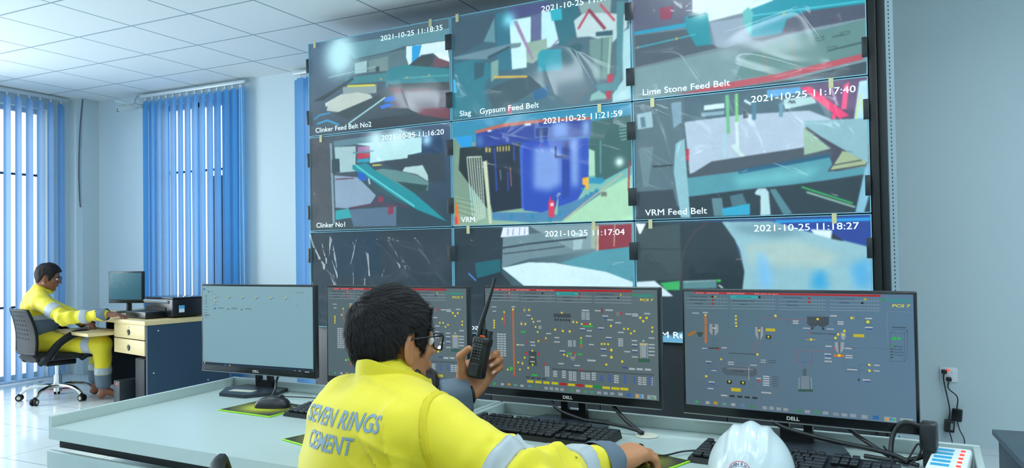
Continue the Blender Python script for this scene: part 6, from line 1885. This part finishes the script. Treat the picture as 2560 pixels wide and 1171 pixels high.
# lettering pressed on the back
tm = MB(); TR = norm((.707, -.707, .03)); TU = norm(np.array([.10, .10, 1.0])-TR*(np.array([.10, .10, 1.0]) @ TR)); TC = np.array([-.372, 1.60, .866])-FD*.10
put_text(tm, 'SEVEN RINGS', TC-TR*.132+TU*.022, TR, TU, .033, .262, bold=.022, shear=.0); put_text(tm, 'CEMENT', TC-TR*.100-TU*.026, TR, TU, .033, .168, bold=.022)
me = tm.mesh('back_lettering'); bm = bmesh.new(); bm.from_mesh(me); bmesh.ops.triangulate(bm, faces=bm.faces)
for _ in range(6):
    ed = [e for e in bm.edges if e.calc_length() > .007]
    if not ed: break
    bmesh.ops.subdivide_edges(bm, edges=ed, cuts=1, use_grid_fill=False); bmesh.ops.triangulate(bm, faces=bm.faces)
P = np.array([v.co[:] for v in bm.verts]); 
for _ in range(60): P = P+FD*np.clip(jf(P)-.0014, -.02, .02)[:, None]*.9
for v, p in zip(bm.verts, P): v.co = p-SH
bm.to_mesh(me); bm.free(); link_mesh('back_lettering', me, M_prt, jac, None)
# trousers
tb = Body()
for q in (-1, 1):
    hp = np.array([-.40, 1.58, .50])+RD*.09*q; kn = hp+FD*.40+RD*.05*q+np.array([0, 0, .02]); an = kn+FD*.02+np.array([0, 0, -.38]); tb.cap(hp, kn, .092, .075, .04).cap(kn, an, .07, .06, .02)
tb.ell((-.40, 1.58, .52), (.175, .135, .10), AX, .04); surf_obj('trousers', tb, (-.75, 1.3, .04), (.2, 2.1, .70), .008, M_hiv, man, shift=SH)
# two-way radio in the raised hand
ra = norm((.20, .10, .97)); rf0 = np.array([-.42, -.90, .0]); rf = norm(rf0-ra*(rf0 @ ra)); rr_ = norm(np.cross(ra, -rf)); rr_ = rr_ if rr_[0] > 0 else -rr_
rc = np.array([-.094, 2.108, .957]); x_, y_ = v2w(rc[0], rc[1])
rad = thing('two_way_radio', 'black handheld two-way radio with antenna in the man\'s raised hand', 'radio', (x_, y_, rc[2]), 0)
Mr = Matrix(np.array([rr_, -rf, ra]).T.tolist()).to_4x4(); rad.rotation_mode = 'QUATERNION'; rad.rotation_quaternion = (Matrix.Rotation(YAW, 4, 'Z') @ Mr).to_quaternion()
M_rad = mat('radio_black', '101314', .4, bump=.1, bscale=900, bdist=.0003); M_rad2 = mat('radio_panel', '181c1d', .3)
b = MB().box((0, 0, 0), (.046, .032, .114), bev=.006, seg=3).box((0, .0, .044), (.050, .034, .026), bev=.006).build('radio_body', M_rad, rad, 50)
m = MB()
for i in range(7):
    for j in range(3): m.box((-.012+j*.0088, -.0168, .043-i*.0078), (.0062, .002, .0032), (0, R(8), 0), bev=.0008)
m.build('speaker_grille', mat('grille_grey', '4a5250', .5), rad); MB().box((-.003, -.0164, -.035), (.032, .003, .036), bev=.0014).box((-.003, -.0180, -.035), (.026, .001, .030)).build('label_plate', M_rad2, rad)
MB().cyl((.016, .003, .056), (.016, .003, .076), .0078, .0068, 16).build('volume_knob', M_rad, rad); MB().cyl((-.001, .003, .056), (-.001, .003, .079), .0080, .0070, 16).build('channel_knob', M_rad, rad)
MB().box((.003, -.012, .0585), (.014, .008, .004), bev=.001).build('orange_key', mat('orange', 'e8501c', .5), rad)
MB().tube(smoothpts([(-.016, .002, .055), (-.016, .002, .09), (-.009, .002, .14), (-.003, .002, .19), (-.001, .002, .222)], 5), list(np.interp(np.linspace(0, 1, 21), [0, .2, .9, .93, 1], [.0080, .0072, .0036, .0048, .0042])), 12).build('antenna', M_rad, rad)
# chair of the foreground man
cx, cy = v2w(-.225, 1.50); office_chair('black office chair the foreground man sits on, mostly below the frame', cx, cy, YAW-R(55), .44, False, .18)
# ---- far man at the small desk ------------------------------------------------------------
bx, by = v2w(-4.20, 6.83); S2 = np.array([-4.20, 6.83, 0]); FT = np.array([math.sin(R(62)), math.cos(R(62)), 0]); RT = np.array([math.cos(R(62)), -math.sin(R(62)), 0]); A2 = np.array([RT, FT, [0, 0, 1]])
H2 = np.array([-4.128, 6.80, 1.082]); HA2 = headaxes(R(72), R(14)); NB2 = np.array([-4.205, 6.80, .965]); U2 = np.array([-4.245, 6.82, .82])
r2s = np.array([-4.10, 6.64, .865]); l2s = np.array([-4.36, 6.99, .875]); r2e = np.array([-3.80, 6.47, .735]); r2w = np.array([-3.42, 6.45, .765]); l2e = np.array([-4.02, 6.93, .73]); l2w = np.array([-3.84, 6.84, .665])
b2 = Body(); head_prims(b2, H2, HA2, .98, NB2, .052)
b2.ell(U2, (.15, .09, .14), A2, .04).ell((-4.22, 6.83, .60), (.14, .10, .16), A2, .04).cap(l2s, r2s, .05, None, .03).cap(r2s, r2e, .045, .038, .02).cap(r2e, r2w, .038, .026, .02).cap(l2s, l2e, .045, .038, .02).cap(l2e, l2w, .036, .026, .02)
tp = []
u = norm((.97, .12, -.06)); w_ = norm(np.array([0, 0, -1.0])+u*u[2]); v = norm(np.cross(u, w_)); v = v if v[1] > 0 else -v
hand(b2, r2w, u, v, w_, .95, [(16, 30, 20)]*4, [R(4), 0, R(-4), R(-8)], [r2w+u*.02+v*.02, r2w+u*.05+v*.05+w_*.005, r2w+u*.075+v*.055+w_*.01, r2w+u*.095+v*.05+w_*.012], tp)
u = norm((.80, -.55, -.05)); w_ = norm(np.array([0, 0, -1.0])+u*u[2]); v = norm(np.cross(u, w_)); v = v if v[0] > 0 else -v
hand(b2, l2w, u, v, w_, .95, [(16, 30, 20)]*4, [R(4), 0, R(-4), R(-8)], [l2w+u*.02+v*.02, l2w+u*.05+v*.05, l2w+u*.075+v*.055, l2w+u*.095+v*.05], tp)
rh, rk, rn = np.array([-4.13, 6.74, .50]), np.array([-3.60, 6.70, .485]), np.array([-3.60, 6.72, .10]); lh, lk, ln_ = np.array([-4.24, 6.93, .50]), np.array([-3.78, 6.98, .485]), np.array([-3.80, 6.97, .10])
b2.cap(rh, rk, .07, .05, .03).cap(rk, rn, .045, .035, .02).cap(lh, lk, .07, .05, .03).cap(lk, ln_, .045, .035, .02)
for an, dx in ((rn, norm((.85, .35, 0))), (ln_, norm((.7, .1, 0)))):
    sx_ = np.cross(dx, [0, 0, 1.0]); h_ = an+np.array([0, 0, -.066]); b2.ell(h_+dx*-.018+np.array([0, 0, .008]), (.034, .03, .032), np.array([dx, sx_, [0, 0, 1]]), .02).cap(an+[0, 0, -.02], h_+dx*.13+[0, 0, -.008], .034, .020, .02)
    for k in range(5): b2.cap(h_+dx*.13+sx_*(-.024+k*.012)+[0, 0, -.012], h_+dx*(.175-.008*abs(k-(1)))+sx_*(-.026+k*.013)+[0, 0, -.018], .011 if k == 0 else .009, .008, .006)
far = surf_obj('person', b2, (-4.6, 6.3, 0), (-3.2, 7.2, 1.25), .0042, M_skin2, None, smooth=1, shift=S2); far.location = (bx, by, .0); far.rotation_euler = (0, 0, YAW)
tag(far, 'barefoot person in yellow and grey coveralls seated in profile at the small wooden desk', 'person')
hair_obj(H2, HA2, .98, S2, far, .012, 2500, .004, .004, whorl=(0, -.04, .09)); face_bits(H2, HA2, .98, S2, far, True, .0016)
j2 = Body(); j2.ell(U2+[0, 0, -.01], (.20, .125, .17), A2, .05).ell((-4.215, 6.83, .64), (.185, .135, .17), A2, .05).cap(l2s, r2s, .066, None, .04).cap(NB2, l2s, .060, .055, .03).cap(NB2, r2s, .060, .055, .03)
j2.cap(r2s, r2e, .070, .060, .03).cap(r2e, r2w-norm(r2w-r2e)*.03, .060, .044, .02).cap(l2s, l2e, .070, .058, .03).cap(l2e, l2w-norm(l2w-l2e)*.03, .056, .044, .02)
def f2(P):
    h1, d1 = seg_d(P, r2s, r2e); h2, d2 = seg_d(P, r2e, r2w); return j2(P)+.006*np.exp(-((h1-1)/.4)**2)*(d1 < .12)*np.sin(h1*20+wob(P, 25, 7)*2)+.005*(d2 < .1)*np.sin(h2*22+wob(P, 25, 3)*2)+.005*wob(P, 16, 9)+.0015*wob(P, 60, 1)
lo2, hi2 = np.array([-4.6, 6.3, .42]), np.array([-3.2, 7.2, 1.06])
ja2 = surf_obj('jacket', lambda P: np.maximum(f2(P), (.70-P[:, 2])+0*P[:, 0]) if False else f2(P), lo2, hi2, .006, M_hiv, far, shift=S2)
def low(P): return np.maximum(np.maximum(f2(P)-.004, P[:, 2]-.705-.05*(P[:, 0]+4.2)), np.maximum(-(f2(P)+.018), np.minimum(1, .0)*P[:, 0]+(seg_d(P, U2, (-4.22, 6.83, .5))[1]-.215)))
surf_obj('grey_waist', low, lo2, hi2, .006, M_greycl, ja2, smooth=0, shift=S2)
def wst(P): return np.maximum(np.maximum(f2(P)-.0065, np.abs(P[:, 2]-.722-.05*(P[:, 0]+4.2))-.022), np.maximum(-(f2(P)+.018), seg_d(P, U2, (-4.22, 6.83, .5))[1]-.215))
surf_obj('reflective_band', wst, lo2, hi2, .006, M_refl, ja2, smooth=0, shift=S2)
band('reflective_band', f2, r2s, r2e, .48, .72, lo2, hi2, M_refl, ja2, S2, res=.006); band('reflective_band', f2, r2e, r2w, .42, .58, lo2, hi2, M_refl, ja2, S2, res=.006); d = norm(r2w-r2e); cuff('cuff', r2w-d*.085, r2w-d*.0, .052, .050, M_greycl, ja2, S2); d = norm(l2w-l2e); cuff('cuff', l2w-d*.085, l2w-d*.0, .050, .048, M_greycl, ja2, S2)
V = []
for dr, dz in [(0, 0), (.001, .02), (-.002, .048), (-.006, .047), (-.006, 0)]:
    V.append([np.array([-4.185, 6.80, .955])+(-FT*math.cos(a)+RT*math.sin(a))*(.070+dr)+FT*.02*(1-math.cos(a))/2+np.array([0, 0, dz*(1-.3*(1-math.cos(a))/2)-.03*(1-math.cos(a))/2]) for a in np.linspace(-PI*.85, PI*.85, 41)])
MB().grid(np.array(V)-S2).build('collar', M_hiv, ja2, 70)
tm = MB(); TR = norm(RT); TC = U2-FT*.2+[0, 0, .035]; put_text(tm, 'SEVEN RINGS', TC-TR*.11, TR, (0, 0, 1), .026, .22, bold=.01); P = np.concatenate(tm.v)
for _ in range(60): P = P+FT*np.clip(f2(P)-.003, -.02, .02)[:, None]*.9
tm.v = [P-S2]; tm.build('back_lettering', M_prt, ja2, None)
t2_ = Body().cap(rh, rk, .092, .076, .04).cap(rk, rn+[0, 0, .05], .074, .062, .03).cap(lh, lk, .092, .076, .04).cap(lk, ln_+[0, 0, .05], .074, .062, .03).ell((-4.19, 6.84, .53), (.18, .15, .10), A2, .04)
tf = lambda P: t2_(P)+.004*wob(P, 28, 5)+.0015*wob(P, 80, 2)
tro = surf_obj('trousers', tf, (-4.6, 6.4, .05), (-3.4, 7.2, .72), .006, M_hiv, far, shift=S2); lo3, hi3 = np.array([-4.6, 6.4, .03]), np.array([-3.4, 7.2, .72])
for a, b in ((rk, rn), (lk, ln_)): band('reflective_band', tf, a, b, .52, .68, lo3, hi3, M_refl, tro, S2, res=.006); band('grey_hem', tf, a, b, .68, 1.12, lo3, hi3, M_greycl, tro, S2, res=.006)
band('reflective_band', tf, rh, rk, .72, .86, lo3, hi3, M_refl, tro, S2, res=.006)
cx, cy = v2w(-4.03, 6.77); office_chair('black office chair with perforated back and chrome star base under the far worker', cx, cy, YAW-R(42), .385)
